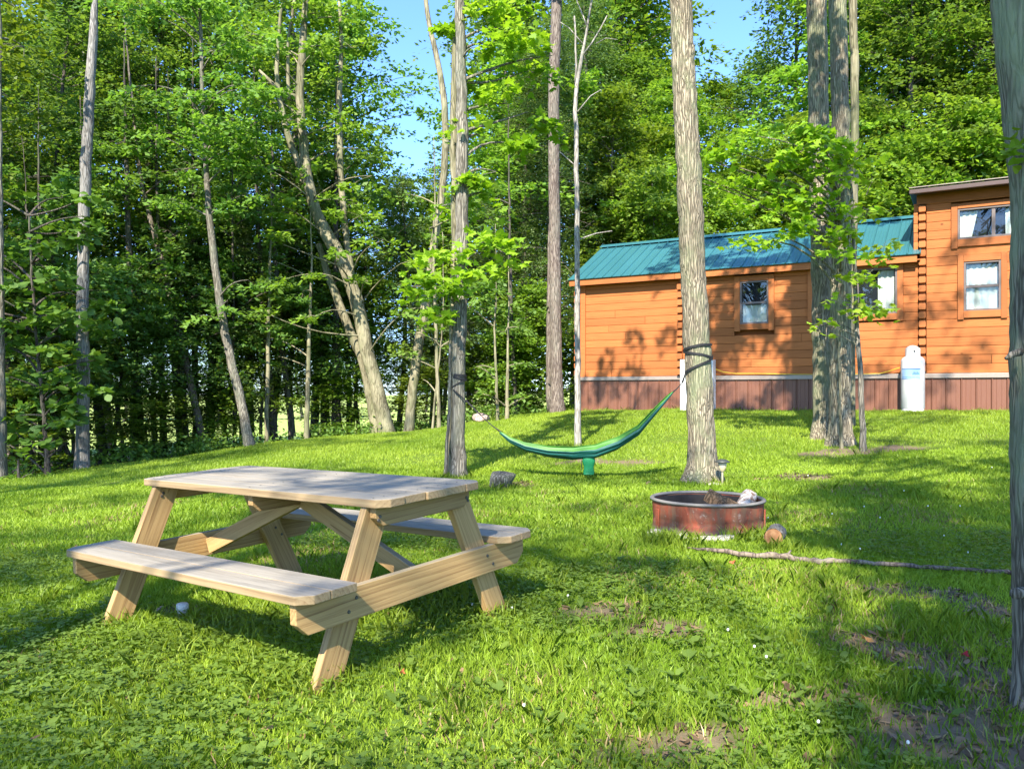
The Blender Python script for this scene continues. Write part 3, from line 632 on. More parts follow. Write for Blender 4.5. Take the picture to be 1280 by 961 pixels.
# ------------------------------------------------------------------ picnic table
yaw=-.629; cu,su=math.cos(yaw),math.sin(yaw)
axx=Vector((1,0,.012)).normalized(); ayy=Vector((0,1,.035)); ayy=(ayy-axx*axx.dot(ayy)).normalized(); azz=axx.cross(ayy)
RM=Matrix(((cu,-su,0),(su,cu,0),(0,0,1))) @ Matrix((axx,ayy,azz)).transposed()
TOPC=Vector((-1.129,4.355,-.459)); TH=.762
tb=thing('picnic_table','weathered grey topped timber picnic table with two attached benches on the lawn','picnic table')
tb.matrix_world=Matrix.Translation(TOPC-RM@Vector((0,0,TH)))@RM.to_4x4()
L=1.936; l=L/2; bw=.139; th=.038
def board(name,outline,t,mat,loc,rot=(0,0,0),bev=.004,parent=tb):
    return prism(outline,t).build(name,mat,parent,bevel=bev,loc=loc,rot=rot)
for i in range(5):
    y=-.355+i*.1428; e1=l+(.0,-.006,.004,-.003,.0)[i]; e0=-l+(.02,.006,.012,.0,.01)[i]
    if i==0: o=[(e0,.045),(e0+.03,0),(e1-.05,0),(e1,.05),(e1,bw),(e0,bw)]
    elif i==4: o=[(e0,0),(e1,0),(e1,bw-.05),(e1-.05,bw),(e0+.05,bw),(e0,bw-.05)]
    else: o=[(e0,0),(e1,0),(e1,bw),(e0,bw)]
    board('top_board',o,th,M['wood_top'],(0,y,TH-th))
SH=TH-.316
for s in (-1,1):
    for i in range(2):
        yo=-.798 if s<0 else .798-.2818; y=yo+i*.1428; outer=(i==0)==(s<0)
        if not outer: o=[(-l+.02,0),(l,0),(l,bw),(-l+.02,bw)]
        elif s<0: o=[(-l+.02,.05),(-l+.06,0),(l-.055,0),(l,.055),(l,bw),(-l+.02,bw)]
        else: o=[(-l+.02,0),(l,0),(l,bw-.055),(l-.055,bw),(-l+.07,bw),(-l+.02,bw-.05)]
        if i==0 and s>0: o=[(-l+.02,0),(l-.055,0),(l,.05),(l,bw),(-l+.02,bw)]
        board('seat_board',o,th,M['wood_top'],(0,y,SH-th))
def along_v(name,v0,v1,h,ztop,u,t=.038,ch=.05,mat=None):
    # board on edge running across the table, lower corners cut
    o=[(v0,0),(v1,0),(v1,-h+ch*.9),(v1-ch,-h),(v0+ch,-h),(v0,-h+ch*.9)]
    me=prism([(x,y) for x,y in reversed(o)],t).mesh(name,mat or M['wood'],bevel=.003)
    ob=link(name,me,tb); ob.matrix_local=Matrix(((0,0,1,u),(1,0,0,0),(0,1,0,ztop),(0,0,0,1))); return ob
UR=l-.075-.038
for s in (-1,1):
    ur=UR if s>0 else -UR-.038
    along_v('seat_rail',-.775,.775,.14,SH-th-.001,ur,ch=.06)
    along_v('top_cleat',-.325,.325,.089,TH-th-.001,ur,ch=.045)
along_v('top_cleat',-.32,.32,.089,TH-th-.001,-.019,ch=.04)
for s in (-1,1):
    for q in (-1,1):
        ul=UR-.0385 if s>0 else -UR+.0005
        # leg: lies in the plane u=const; local X along the board for the grain
        top=Vector((q*.265,TH-th-.003)); bot=Vector((q*.625,-.06)); d=(bot-top).normalized(); Ln=(bot-top).length; nrm=Vector((-d.y,d.x)); hw=.069
        k=abs(d.x/d.y)
        o=[(-hw*k,-hw),(Ln,-hw),(Ln,hw),(hw*k,hw)] if q>0 else [(hw*k,-hw),(Ln,-hw),(Ln,hw),(-hw*k,hw)]
        me=prism(o,.038).mesh('leg',M['wood'],bevel=.003)
        ob=link('leg',me,tb); X=Vector((0,d.x,d.y)); Y=Vector((0,nrm.x,nrm.y)); Z=X.cross(Y)
        off=0 if Z.x>0 else .038
        ob.matrix_local=Matrix(((X.x,Y.x,Z.x,ul+off),(X.y,Y.y,Z.y,top.x),(X.z,Y.z,Z.z,top.y),(0,0,0,1)))
# diagonal braces
for s in (-1,1):
    a=Vector((s*.03,0,TH-th-.07)); b=Vector((s*(UR-.01),0,SH-th-.085)); d=(b-a).normalized(); Ln=(b-a).length; n_=Vector((-d.z,0,d.x)); 
    o=[(-.04,-.044),(Ln-.0,-.044),(Ln+.0,.044),(-.04,.044)]
    me=prism(o,.038).mesh('brace',M['wood'],bevel=.003); ob=link('brace',me,tb); X=d; Y=n_; Z=X.cross(Y)
    ob.matrix_local=Matrix(((X.x,Y.x,Z.x,a.x),(X.y,Y.y,Z.y,a.y-.019*Z.y+( .0)),(X.z,Y.z,Z.z,a.z),(0,0,0,1)))
bm_=MB(); bm_.lathe([(.001,.006),(.012,.006),(.014,0),(.014,-.002)],8); bme=bm_.mesh('bolt',M['steel'])
for s in (-1,1):
    for q in (-1,1):
        for vv,zz in ((.30,TH-th-.045),(.31,TH-th-.06),(.455,SH-th-.05),(.50,SH-th-.10)):
            uo=UR+.038+.001 if s>0 and zz>0 else -UR+.0385+.001
            link('bolt',bme,tb,(uo,q*vv,zz),(0,R(90),0)).scale=(.6,.6,.6)
for i in range(5):                       # nail heads over the cleats
    for u in (-UR-.02,0.0,UR+.02):
        for dy in (.035,.1): link('nail',bme,tb,(u,-.355+i*.1428+dy,TH-.0045),(0,0,0)).scale=(.35,.35,1)

# ------------------------------------------------------------------ fire ring with firewood
fz=gz(FX,FY-.3); RR=.452; HT=.25
fire=thing('fire_ring','round rusty red steel fire ring with grey rim on the lawn','fire ring',(FX,FY,fz-.02),.3)
prof=[(RR-.004,0),(RR-.006,.09),(RR-.012,.105),(RR-.006,.12),(RR-.004,.16),(RR,.253)]
m=MB(); sg=72; m.lathe(prof,sg); m.lathe([(RR-.012,HT+.0),(RR-.016,.12),(RR-.02,.105),(RR-.016,.09),(RR-.014,0.0)],sg)
fo=m.build('ring_wall',M['rust'],fire,smooth=True)
for v in fo.data.vertices:
    a=math.atan2(v.co.y,v.co.x); k=1+.006*math.sin(a*7)+.004*math.sin(a*13+1); v.co.x*=k; v.co.y*=k
m=MB(); m.lathe([(RR-.022,.02),(RR-.022,HT-.012)],sg); m.build('inner_lining',M['soot'],fire,smooth=True)
m=MB(); m.lathe([(RR-.02+.018+.018*math.cos(a),HT+.006+.014*math.sin(a)) for a in [k*2*math.pi/10 for k in range(11)]],sg); m.build('rolled_rim',M['rim'],fire,smooth=True)
m=MB(); m.lathe([(.001,.06),(.15,.055),(.3,.04),(RR-.03,.03)],30); ao=m.build('ash_bed',M['ash'],fire,smooth=True)
for a in (R(-38),R(60),R(180)):
    m=MB(); m.box(-.006,.006,-.02,.02,.02,.19); m.build('seam_strip',M['rust'],fire,loc=((RR+.006)*math.cos(a),(RR+.006)*math.sin(a),0),rot=(0,0,a))
def log(name,label,loc,rot,L,r,bark,end,wedge=False,cat='log'):
    t=thing(name,label,cat,loc); t.rotation_euler=rot
    m=MB(); rs=random.Random(len(label)); n=14 if not wedge else 7
    path=[(L*k/6-L/2,0,0) for k in range(7)]
    if wedge:
        pr=[(-r,-.5*r),(-.2*r,-.75*r),(.9*r,-.55*r),(r,-.2*r),(.55*r,.35*r),(.05*r,.8*r),(-.6*r,.35*r)]
        vs=[(x,y*(1+rs.uniform(-.06,.06)),z*(1+rs.uniform(-.06,.06))) for x,_,_ in path for y,z in pr]
        fs=[(i*7+k,i*7+(k+1)%7,(i+1)*7+(k+1)%7,(i+1)*7+k) for i in range(6) for k in range(7)]; m.add(vs,fs)
        m.build('log_side',M['firewood'] if 'firewood' in M else bark,t)
        for xx in (path[0][0]-.001,path[-1][0]+.001):
            e=MB(); e.add([(xx,y,z) for y,z in pr],[tuple(range(7))]); e.build('cut_end',end,t)
    else:
        m.tube(path,[r*(1+rs.uniform(-.04,.04)) for _ in path],n,False,.05,rs); m.build('log_bark',bark,t,smooth=True)
        for x in (-L/2+.001,L/2-.001):
            e=MB(); e.lathe([(.0005,x+(.004 if x>0 else -.004)),(r*.6,x),(r*.965,x)],n)
            ob=e.build('cut_end',end,t); ob.rotation_euler=(0,R(90),0)
    return t
M['firewood']=mat_bark('split_firewood',(.08,.045,.025),(.26,.16,.09),(.12,.10,.06),.3,7,.01)
q=ray(903,628,FY+.0); log('firewood_log','split dark brown firewood wedge leaning inside the fire ring, left piece',(q.x,q.y,q.z+.01),(.35,R(24),R(-35)),.27,.07,M['logbark'],M['cutend'],True)
q=ray(931,630,FY-.03); log('firewood_log','pale flaky barked log leaning inside the fire ring, right piece',(q.x,q.y,q.z-.015),(0,R(-28),R(58)),.30,.068,M['whitelog'],M['cutend'])
q=G(966,683); log('firewood_log','short sawn grey barked log lying on the grass right of fire ring',(q.x+.06,q.y+.13,q.z+.058),(0,0,R(66)),.24,.068,M['logbark'],M['cutend'])

def rock(name,label,px,py,wx,wy,wz,mat,seed,cat='rock',sink=.3,at=None):
    p=at if at is not None else G(px,py); rs=np.random.default_rng(seed)
    bm=bmesh.new(); bmesh.ops.create_icosphere(bm,subdivisions=3,radius=1)
    ds=rs.normal(size=(13,3)); ds/=np.linalg.norm(ds,axis=1)[:,None]
    for v in bm.verts:
        c=np.array(v.co); 
        for d in ds:
            k=c@d
            if k>.70: c=c-d*(k-.70)*.95
        c=c*(1+rs.normal(0,.018)); v.co=Vector((c[0]*wx/2*1.15,c[1]*wy/2*1.15,c[2]*wz*.62))
    me=bpy.data.meshes.new(name); bm.to_mesh(me); bm.free(); me.materials.append(mat)
    me.polygons.foreach_set('use_smooth',[True]*len(me.polygons))
    o=link(name,me,None,(p.x,p.y,p.z+wz*.62*(1-sink)-.01)); o.rotation_euler=(0,0,rs.uniform(0,6)); return tag(o,label,cat)
rock('rock','dark mossy fieldstone in the grass behind the picnic table corner',627,609,.34,.28,.22,M['stone'],3)
rock('rock','pinkish boulder on the crest of the bank beyond the hammock',602,527,.55,.4,.2,M['pinkstone'],5)
rock('rock','pale flat stone at the foot of the strapped trunk',893,607,.18,.12,.05,M['palestone'],8)
for k,(px,py,w,lab) in enumerate([(818,670,.16,'pale flat stone under the left edge of fire ring'),(853,676,.2,'pale flat stone at the front left foot of fire ring'),(884,678,.22,'pale flat stone at the front foot of fire ring'),(908,677,.14,'small pale stone at the front right foot of fire ring')]):
    rock('rock',lab,px,py-2,w*1.35,.14,.055,M['palestone'],20+k,sink=.45)
# pipe cap in the grass
p=G(228,775); pc=thing('pipe_cap','white round pipe cap standing in the grass below the near bench','pipe cap',p)
m=MB(); m.lathe([(.026,-.02),(.026,.075)],16); m.build('pipe',M['concrete'],pc,smooth=True)
m=MB(); m.lathe([(.030,.055),(.032,.06),(.032,.085),(.027,.092),(.001,.094)],16); m.build('cap',M['white'],pc,smooth=True)
# fallen branch
bp=[(857,690,.7),(880,692,2.2),(905,694,3.4),(925,697,4.0),(945,698,3.6),(965,699,3.8),(983,701,4.6),(1000,704,3.2),(1025,706,4.2),(1045,706,3.4),(1075,708,3.0),(1110,711,3.2),(1150,714,2.9),(1190,717,3.0),(1225,719,2.8),(1262,721,3.4),(1268,722,3)]
pts=[];rd=[]
for px,py,r in bp: 
    g=G(px,py+r); rd.append(r/F*g.y*.9); pts.append((g.x,g.y,g.z+rd[-1]*.8+.03))
m=MB(); rs=random.Random(4); p2=[];r2=[]
for i in range(len(pts)-1):
    for k in range(4):
        f=k/4; p2.append(tuple(a*(1-f)+b*f+rs.uniform(-.004,.004) for a,b in zip(pts[i],pts[i+1]))); r2.append((rd[i]*(1-f)+rd[i+1]*f)*rs.uniform(.9,1.1))
o0=Vector(p2[0]); m.tube([Vector(q)-o0 for q in p2],r2,8,True,.1,rs)
m.tube([Vector(p2[24])-o0,Vector(p2[24])-o0+Vector((.05,.05,.03))],[.012,.006],6)
fb=mat_bark('peeling_branch',(.10,.075,.06),(.22,.17,.13),(.34,.28,.20),.4,6,.006)
ob=m.build('fallen_branch',fb,None,smooth=True,loc=o0); tag(ob,'long thin fallen branch lying on the grass before the fire ring','branch')
# path light
p=G(903,607); pl=thing('path_light','small solar path light on a stake beside the strapped trunk','path light',(p.x,p.y,p.z))
m=MB(); m.tube([(0,0,-.05),(0,0,.17)],.012,8); m.build('stake',M['lamppost'],pl,smooth=True)
m=MB(); m.lathe([(.018,.16),(.036,.185),(.046,.22),(.048,.265),(.02,.27)],14); m.build('lamp_glass',M['lampglass'],pl,smooth=True)
m=MB(); m.lathe([(.05,.262),(.085,.268),(.086,.276),(.055,.295),(.02,.305),(.001,.306)],18); m.build('lamp_cap',M['lampmetal'],pl,smooth=True)

# small fallen things
def flake(name,label,px,py,s,mat,cat,k=6):
    p=G(px,py); m=MB(); vs=[]
    for i in range(10):
        a=i*.628; r=s*(1 if i%2 else .55); vs.append((r*math.cos(a),r*math.sin(a)*.8,.012*math.sin(a*2)))
    m.add(vs+[(0,0,.006)],[(i,(i+1)%10,10) for i in range(10)]); me=m.mesh(name,mat)
    o=link(name,me,None,(p.x,p.y,p.z+.035),(.3,-.2,px)); return tag(o,label,cat)
flake('fallen_leaf','red fallen leaf in the grass near the right edge trunk',1206,827,.022,M['redleaf'],'leaf')
flake('fallen_leaf','orange fallen leaf on the bare patch at the right foreground',1083,807,.04,M['orangeleaf'],'leaf')
flake('fallen_leaf','orange fallen leaf just below the pale end of the fallen branch',916,709,.03,M['orangeleaf'],'leaf')
flake('fallen_leaf','small orange leaf in the grass below the near bench corner',503,850,.014,M['orangeleaf'],'leaf')
p=G(1141,848); m=MB(); m.box(-.05,.05,-.013,.013,-.006,.006); tag(m.build('wood_chip',M['dead'],None,bevel=.004,loc=(p.x,p.y,p.z+.045),rot=(.2,.35,R(105))),'small grey wood chip lying in the right foreground grass','wood chip')

# ------------------------------------------------------------------ trees
RHOMB=np.array([(0,0),(.5,-.30),(1,0),(.5,.30)],float)
HEMT=np.array([(0,-.04),(.7,-.20),(1,0),(.7,.20)],float)
MAPL=np.array([(0,0),(.12,-.42),(.42,-.25),(.55,-.52),(.68,-.16),(1.05,0),(.68,.16),(.55,.52),(.42,.25),(.12,.42)],float)
BASS=np.array([(0,0),(.05,-.3),(.35,-.42),(.75,-.25),(1,0),(.75,.25),(.35,.42),(.05,.3)],float)
def spray_leaves(C,Rs,per,size,tmpl,r,droop=.25,thick=.10,tilt=.45,vs=.3):
    """leaves in thin, slightly drooping, uneven sprays round the centres C"""
    N=len(C); C=np.repeat(C,per,0); Rr=np.repeat(Rs,per); n=len(C)
    a=r.uniform(0,2*np.pi,n)
    lob=np.repeat(r.uniform(0,6.28,N),per); el=1+.35*np.cos(2*(a-lob))+.22*np.cos(5*a+lob*3)
    q=np.sqrt(r.random(n))*Rr*el
    tx=np.repeat(r.normal(0,.18,N),per); ty=np.repeat(r.normal(0,.18,N)-.08,per)
    dx,dy=np.cos(a)*q,np.sin(a)*q
    P=C+np.stack([dx,dy,-droop*q*q/np.maximum(Rr,.05)+dx*tx+dy*ty+r.normal(0,1,n)*thick*Rr],1)
    aa=a+r.normal(0,.7,n); nz=r.normal(-.15,tilt,n)
    U=np.stack([np.cos(aa),np.sin(aa),nz],1); U/=np.linalg.norm(U,axis=1)[:,None]
    Nn=np.stack([r.normal(0,tilt,n),r.normal(-.15,tilt,n),np.ones(n)],1); W=np.cross(Nn,U); W/=np.linalg.norm(W,axis=1)[:,None]
    s=size*r.uniform(.6,1.25,n)
    V=P[:,None,:]+U[:,None,:]*(tmpl[None,:,0]*s[:,None])[:,:,None]+W[:,None,:]*(tmpl[None,:,1]*s[:,None])[:,:,None]
    V[:,:,2]-=np.abs(tmpl[None,:,1])*s[:,None]*.25
    v=np.clip(np.repeat(r.uniform(.15,.85,N),per)+r.normal(0,vs*.5,n),0,1)
    return V,v
def limb(mb,a,b,r0,r1,r,seg=4,n=4,sag=.12):
    a=np.array(a,float); b=np.array(b,float); L=np.linalg.norm(b-a); P=[]
    off=r.normal(0,.05*L,3)
    for k in range(n+1):
        f=k/n; p=a*(1-f)+b*f+off*math.sin(math.pi*f)+np.array([0,0,sag*L*math.sin(math.pi*f)*.6]); P.append(p)
    mb.tube(P,[r0*(1-k/n)+r1*k/n for k in range(n+1)],seg,False)
def resample(pts,rad,step,r,wob=0):
    P=[];Q=[]
    for i in range(len(pts)-1):
        a,b=np.array(pts[i],float),np.array(pts[i+1],float); n=max(1,int(np.linalg.norm(b-a)/step))
        for k in range(n):
            f=k/n; P.append(a*(1-f)+b*f); Q.append(rad[i]*(1-f)+rad[i+1]*f)
    P.append(np.array(pts[-1],float)); Q.append(rad[-1]); P=np.array(P)
    # smooth the path
    for _ in range(3):
        if len(P)>3: P[1:-1]=.25*P[:-2]+.5*P[1:-1]+.25*P[2:]
    P[1:]+=r.normal(0,1,(len(P)-1,3))*wob*np.array([1,1,.1]); return [tuple(p) for p in P],Q

# ---- background tree variants (meshes shared by the copies)
def variant(seed,H,z0,RM,nspray,per,size,tmpl,style,leafmat,barkmat,tr,lean=.04,spr=(.5,.95),droop=.25):
    r=np.random.default_rng(seed); tm=MB()
    lx,ly=r.normal(0,lean,2)
    def axis_at(z): f=z/H; return np.array([lx*z+.18*math.sin(f*5+seed),ly*z+.15*math.cos(f*4+seed*2),z])
    zs=np.linspace(-.3,H*.97,14); tm.tube([axis_at(z) for z in zs],[max(.015,tr*(1.25 if k==0 else 1)*(1-.85*max(0,z)/H)) for k,z in enumerate(zs)],8,False,.05,random.Random(seed))
    C=[];Rs=[]
    k=0; phi=r.uniform(0,6.28)
    while len(C)<nspray:
        z=z0+(H-z0)*r.random()**(.9 if style!='hem' else 1.15); f=(z-z0)/(H-z0)
        env={'broad':math.sqrt(max(.05,1-(max(0,f-.45)/.58)**2))*(.75+.25*min(1,f*4)),'under':(1-.65*f)*(.8+.2*min(1,f*5)),'hem':(1.05-.92*f)}[style]
        phi+=2.4+r.normal(0,.5); lump=.72+.32*math.sin(phi*2+z*1.3+seed)+.2*math.sin(z*2.9+phi)
        rho=RM*env*lump*math.sqrt(r.uniform(.06,1.0))
        c=axis_at(z)+np.array([math.cos(phi)*rho,math.sin(phi)*rho,0]); R0=r.uniform(*spr)*(1-.35*f)
        C.append(c); Rs.append(R0)
        if r.random()<.55:
            za=max(.4*z0,z-rho*(.45 if style!='hem' else -.12)); limb(tm,axis_at(za),c+np.array([0,0,-.02]),max(.008,tr*.22*(1-.6*f)),.004,r,3,3)
    V,v=spray_leaves(np.array(C),np.array(Rs),per,size,tmpl,r,droop)
    return (tm.mesh('trunk',barkmat,smooth=True),quads_mesh('crown',V,leafmat,v,len(tmpl)),H)
VAR={}
VAR['tall1']=variant(1,13,3.6,2.9,255,70,.15,RHOMB,'broad',M['beech'],M['bark_dark'],.15)
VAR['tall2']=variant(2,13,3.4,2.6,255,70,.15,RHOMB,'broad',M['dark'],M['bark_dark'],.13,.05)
VAR['tall3']=variant(3,13,4.0,3.0,255,70,.16,RHOMB,'broad',M['maple'],M['bark_brown'],.16,.03)
VAR['tall5']=variant(24,13,3.2,2.9,255,70,.15,RHOMB,'broad',M['beech'],M['bark_grey'],.14,.03)
VAR['tall4']=variant(14,13,1.0,3.2,300,85,.19,RHOMB,'broad',M['beech2'],M['bark_grey'],.14,.03)
VAR['under1']=variant(4,6,1.5,2.5,110,95,.14,RHOMB,'under',M['beech2'],M['bark_grey'],.06,.04,(.45,.8),.3)
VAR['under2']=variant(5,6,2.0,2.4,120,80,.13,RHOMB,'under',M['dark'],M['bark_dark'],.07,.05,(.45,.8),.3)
VAR['under3']=variant(15,4,.3,1.8,110,80,.12,RHOMB,'under',M['maple'],M['bark_grey'],.04,.06,(.4,.7),.3)
VAR['hem1']=variant(6,12,2.4,2.6,300,110,.085,HEMT,'hem',M['hem'],M['bark_brown'],.13,.02,(.45,.85),.45)
VAR['hem2']=variant(7,9,2.3,2.3,220,110,.085,HEMT,'hem',M['hem'],M['bark_dark'],.10,.03,(.4,.8),.45)
LAB={'tall':('woodland_tree','tree','tall leafy tree of the wood seen among many others behind the lawn','tall leafy trees of the wood'),
 'unde':('understory_tree','small tree','low layered young tree growing in the shade of the wood','layered young trees of the wood'),
 'hem1':('hemlock_tree','conifer','dark drooping hemlock with fine needles in the wood','hemlocks of the wood'),
 'hem2':('hemlock_tree','conifer','dark drooping hemlock with fine needles in the wood','hemlocks of the wood')}
def bgtree(key,x,y,top=None,s=None,label=None,rz=None,lean=None,base=None):
    z=gz(x,y); tme,cme,H=VAR[key]
    if s is None: s=(top-z)/H
    nm,cat,lb,grp=LAB[key[:4]]
    root=thing(nm,label or lb,cat,(x,y,z-.05),rz if rz is not None else random.uniform(0,6.28),'far tree line beyond the meadow' if label else grp)
    root.scale=(min(1.35,max(.8,s*random.uniform(.92,1.1))),)*2+(s,) if s<1.4 else (s,s,s)
    link('trunk',tme,root); link('crown',cme,root); 
    return root
def ztop(py,Y): return (HY-py)/F*Y
rr_=random.Random(21)
PL={}
ZONES=[(-100,'beyond the left edge of the lawn'),(60,'left of the dead grey trunk'),(150,'just right of the dead grey trunk'),(250,'behind the far end of the picnic table'),(350,'above the picnic table by the leaning grey trunk'),(440,'left of the twin mottled trunks'),(505,'right of the twin mottled trunks'),
 (565,'behind the leaning pale trunk'),(630,'right of the left hammock tree'),(715,'round the brown trunk left of the cabin'),(790,'above the left end of the teal roof'),(870,'behind the strapped trunk above the roof'),(960,'in the sky gap above the roof'),(1040,'behind the pair of thick trunks'),(1130,'above the roof right of the paired trunks'),(1200,'above the left end of the loft'),(1280,'above the loft windows'),(9999,'beyond the right edge over the cabin')]
LOOK={'tall1':'tall fresh green broadleaf tree','tall2':'tall dark green broadleaf tree','tall3':'tall bright maple with brown trunk','tall4':'tall full leaved light green tree','tall5':'tall grey trunked broadleaf tree','under1':'layered light green young tree','under2':'layered dark green young tree','under3':'small green maple bush','hem1':'tall drooping hemlock','hem2':'short hemlock'}
def place(px,Y,key,py,**k):
    zn=[t for lim,t in ZONES if px<lim][0]
    PL.setdefault((key,zn),[]).append((Y,bgtree(key,(px-640)/F*Y,Y,ztop(py,Y),**k)))
# belt on the left: front row, second row, back row  (px, depth, kind, crown top row)
for a in [(-190,15.5,'tall1',-40),(-60,16.5,'tall5',-60),(70,19,'tall2',-30),(175,20,'tall1',5),(270,21.5,'tall2',-20),(345,22.5,'tall5',-45),(415,24,'tall1',10),
          (-120,19,'tall3',-50),(20,21.5,'tall3',20),(130,23.5,'tall5',-10),(225,25,'tall3',-30),(310,26.5,'tall2',-20),(400,27,'tall2',40),
          (60,27,'tall1',10),
          (-150,24,'tall2',-40),(-40,27,'tall1',-20),
          (150,17.8,'under2',330),(235,18.6,'under2',300),(330,20.2,'under1',330),(405,20.6,'under2',300),(455,21.5,'under1',310),(510,21.5,'hem2',215),(545,23,'under1',230),(560,25,'hem2',265),
          (20,15.8,'under2',330),(85,17.6,'under1',360),(-90,15.5,'under1',340),(285,19.6,'hem2',230),(370,22,'hem2',200),(430,24,'hem2',210),(200,22,'hem2',220),(500,26,'hem1',215),(535,29,'hem1',205),
          (60,22,'hem2',260),
          (35,15.2,'under3',480),(190,18,'under3',480),(262,19,'under3',478),(425,20.4,'under3',462),(525,20.8,'under3',455),(80,15.8,'under1',430),(300,20.5,'under1',400),
          # centre, left of and behind the cabin
          (590,22.5,'hem2',250),(645,26,'tall4',60),(655,25,'hem1',70),(640,21.6,'under3',395),(668,22.3,'under3',350),(700,24.5,'hem1',20),(600,21.8,'under3',420),(625,30,'tall2',-20),(660,31,'tall1',-60),(735,28,'hem1',-60),(720,33,'tall3',-90),
          (760,26,'tall4',110),(800,30,'tall1',70),(770,34,'tall4',-60),(850,28,'tall4',95),(900,32,'tall3',80),(940,28,'under1',190),(960,35,'tall2',75),(885,25.5,'under1',215),(815,24,'under1',200),(1000,30,'tall2',-80),
          (1010,26,'under1',130),(1060,26,'tall4',-60),(1130,24,'tall1',-60),(1120,28,'tall4',-120),(1190,25,'tall4',-90),(1210,22.5,'under1',120),(1140,22,'under1',150),(1260,23,'tall1',-80),(1300,26,'tall4',-100),(1250,29,'tall3',-120),(1350,22,'tall4',-60),(1080,21.7,'under1',190),(1290,21,'under3',170),
          (1420,20,'tall1',-60),(1400,27,'tall4',-100)]: place(*a)
for (key,zn),lst in PL.items():
    lst.sort(key=lambda q:q[0])
    for i,(Y,o) in enumerate(lst): o['label']=LOOK[key]+((', '+['nearer one','farther one','farthest one'][i]+' ') if len(lst)>1 else ' ')+zn
for px,Y in [(-30,22),(45,24),(95,21),(160,22.5),(210,19.5),(258,23),(300,24),(350,24.5),(395,26),(440,22.5),(470,24),(520,24),(550,27),(580,26)]:   # bare young stems between
    z=gz((px-640)/F*Y,Y); r=np.random.default_rng(px+500); m=MB(); hgt=r.uniform(4,7); lx=r.normal(0,.12)
    P,Q=resample([(0,0,-.2),(lx*hgt*.4,.1,hgt*.4),(lx*hgt*1.1,.1,hgt)],[.06,.045,.015],.5,r,.02); m.tube(P,Q,6,False)
    for k in range(5): 
        f=r.uniform(.3,.9); q=np.array(P[int(f*(len(P)-1))]); limb(m,q,q+np.array([r.normal(0,.6),r.normal(0,.5),r.uniform(.1,.5)]),.015,.004,r,3,3)
    root=thing('bare_sapling','thin bare dark stem standing between the trees of the left wood','sapling',((px-640)/F*Y,Y,z),0,'thin bare stems of the left wood'); SEEN=globals().setdefault('SEEN',set()); root['label']='thin stem '+('deep' if Y>23.5 else 'shallow')+' in the wood '+[t for lim,t in ZONES if px<lim][0]; m.build('trunk',M['bark_dark'],root,smooth=True)
    if root['label'] in SEEN: root['label']='second '+root['label']
    SEEN.add(root['label'])
# far treeline
# far treeline beyond the meadow
far=[]
for k in range(22):
    x=-120+k*8.2+rr_.uniform(-2,2); y=105+rr_.uniform(-6,10); bgtree(['tall1','tall2','tall5'][k%3],x,y,s=rr_.uniform(.7,1.0),label='distant tree in the line of trees beyond the bright meadow').scale=(1.7,1.7,rr_.uniform(.7,.95))

# ---- individual trees placed where the photograph shows them
def ptree(name,label,cat,Y,stems,bark,sprays=(),leaf=None,tmpl=MAPL,size=.11,per=60,seg=14,step=.22,flare=.5,group=None,seed=1,base=None,extra=None,wob=.006):
    """stems: lists of (px,py,width_px[,dY]) from the ground up; one mesh trunk, limbs as branch parts"""
    r=np.random.default_rng(seed)
    b0=stems[0][0]; x0=(b0[0]-640)/F*Y; z0=gz(x0,Y); O=np.array([x0,Y,z0])
    root=thing(name,label,cat,(x0,Y,z0),0,group)
    for si,st in enumerate(stems):
        pts=[];rad=[]
        for q in st:
            y=Y+(q[3] if len(q)>3 else 0); pts.append(((q[0]-640)/F*y-O[0],y-O[1],(HY-q[1])/F*y-O[2])); rad.append(q[2]/2/F*y)
        if si==0 or st[0][1]>520:
            p=pts[0]; pts.insert(0,(p[0],p[1],min(p[2],0)-.25)); rad.insert(0,rad[0]*1.0)
        P,Q=resample(pts,rad,step,r,wob)
        Q=[q_*(1+flare*math.exp(-max(0,p[2])/.16)*(1 if si==0 or st[0][1]>520 else 0)) for p,q_ in zip(P,Q)]
        m=MB(); m.tube(P,Q,seg if si==0 or st[0][2]>10 else 8,True,.03,random.Random(seed+si),lobes=(.10,max(3,.6/step),5,seed))
        m.build('trunk' if si==0 or st[0][1]>520 else 'branch',bark if not isinstance(bark,list) else bark[min(si,len(bark)-1)],root,smooth=True)
        if si==0: P0=np.array(P)
    if len(sprays):
        C=[];Rs=[]
        for s in sprays:
            m=MB()
            y=Y+s[2]; c=np.array([(s[0]-640)/F*y,y,(HY-s[1])/F*y])-O; nsub=max(1,int(s[3]*s[3]*(s[4] if len(s)>4 else 9)))
            k=np.argmin(np.abs(P0[:,2]-(c[2]-.45*abs(c[0]-P0[:,0].mean())))); 
            limb(m,P0[k],c,.022,.006,r,5,5)
            for _ in range(nsub):
                o=r.normal(0,.5,3)*np.array([s[3],s[3],s[3]*.55]); cc=c+o; C.append(cc); Rs.append(r.uniform(.16,.34)); limb(m,c,cc,.006,.002,r,3,2)
            m.build('branch',bark if not isinstance(bark,list) else bark[0],root,smooth=True)
        V,v=spray_leaves(np.array(C),np.array(Rs),per,size,tmpl,r,.25,.14,.5)
        link('crown',quads_mesh('crown',V,leaf,v,len(tmpl)),root)
    return root,O
def hi(cx,zr,n,rx,seed,Y,dy=0):   # crown sprays above the frame, metres -> pixel form
    r=random.Random(seed); out=[]
    for _ in range(n):
        z=r.uniform(*zr); out.append((cx+r.uniform(-rx,rx),HY-z/Y*F,r.uniform(-1.6,1.6)+dy,.75))
    return out

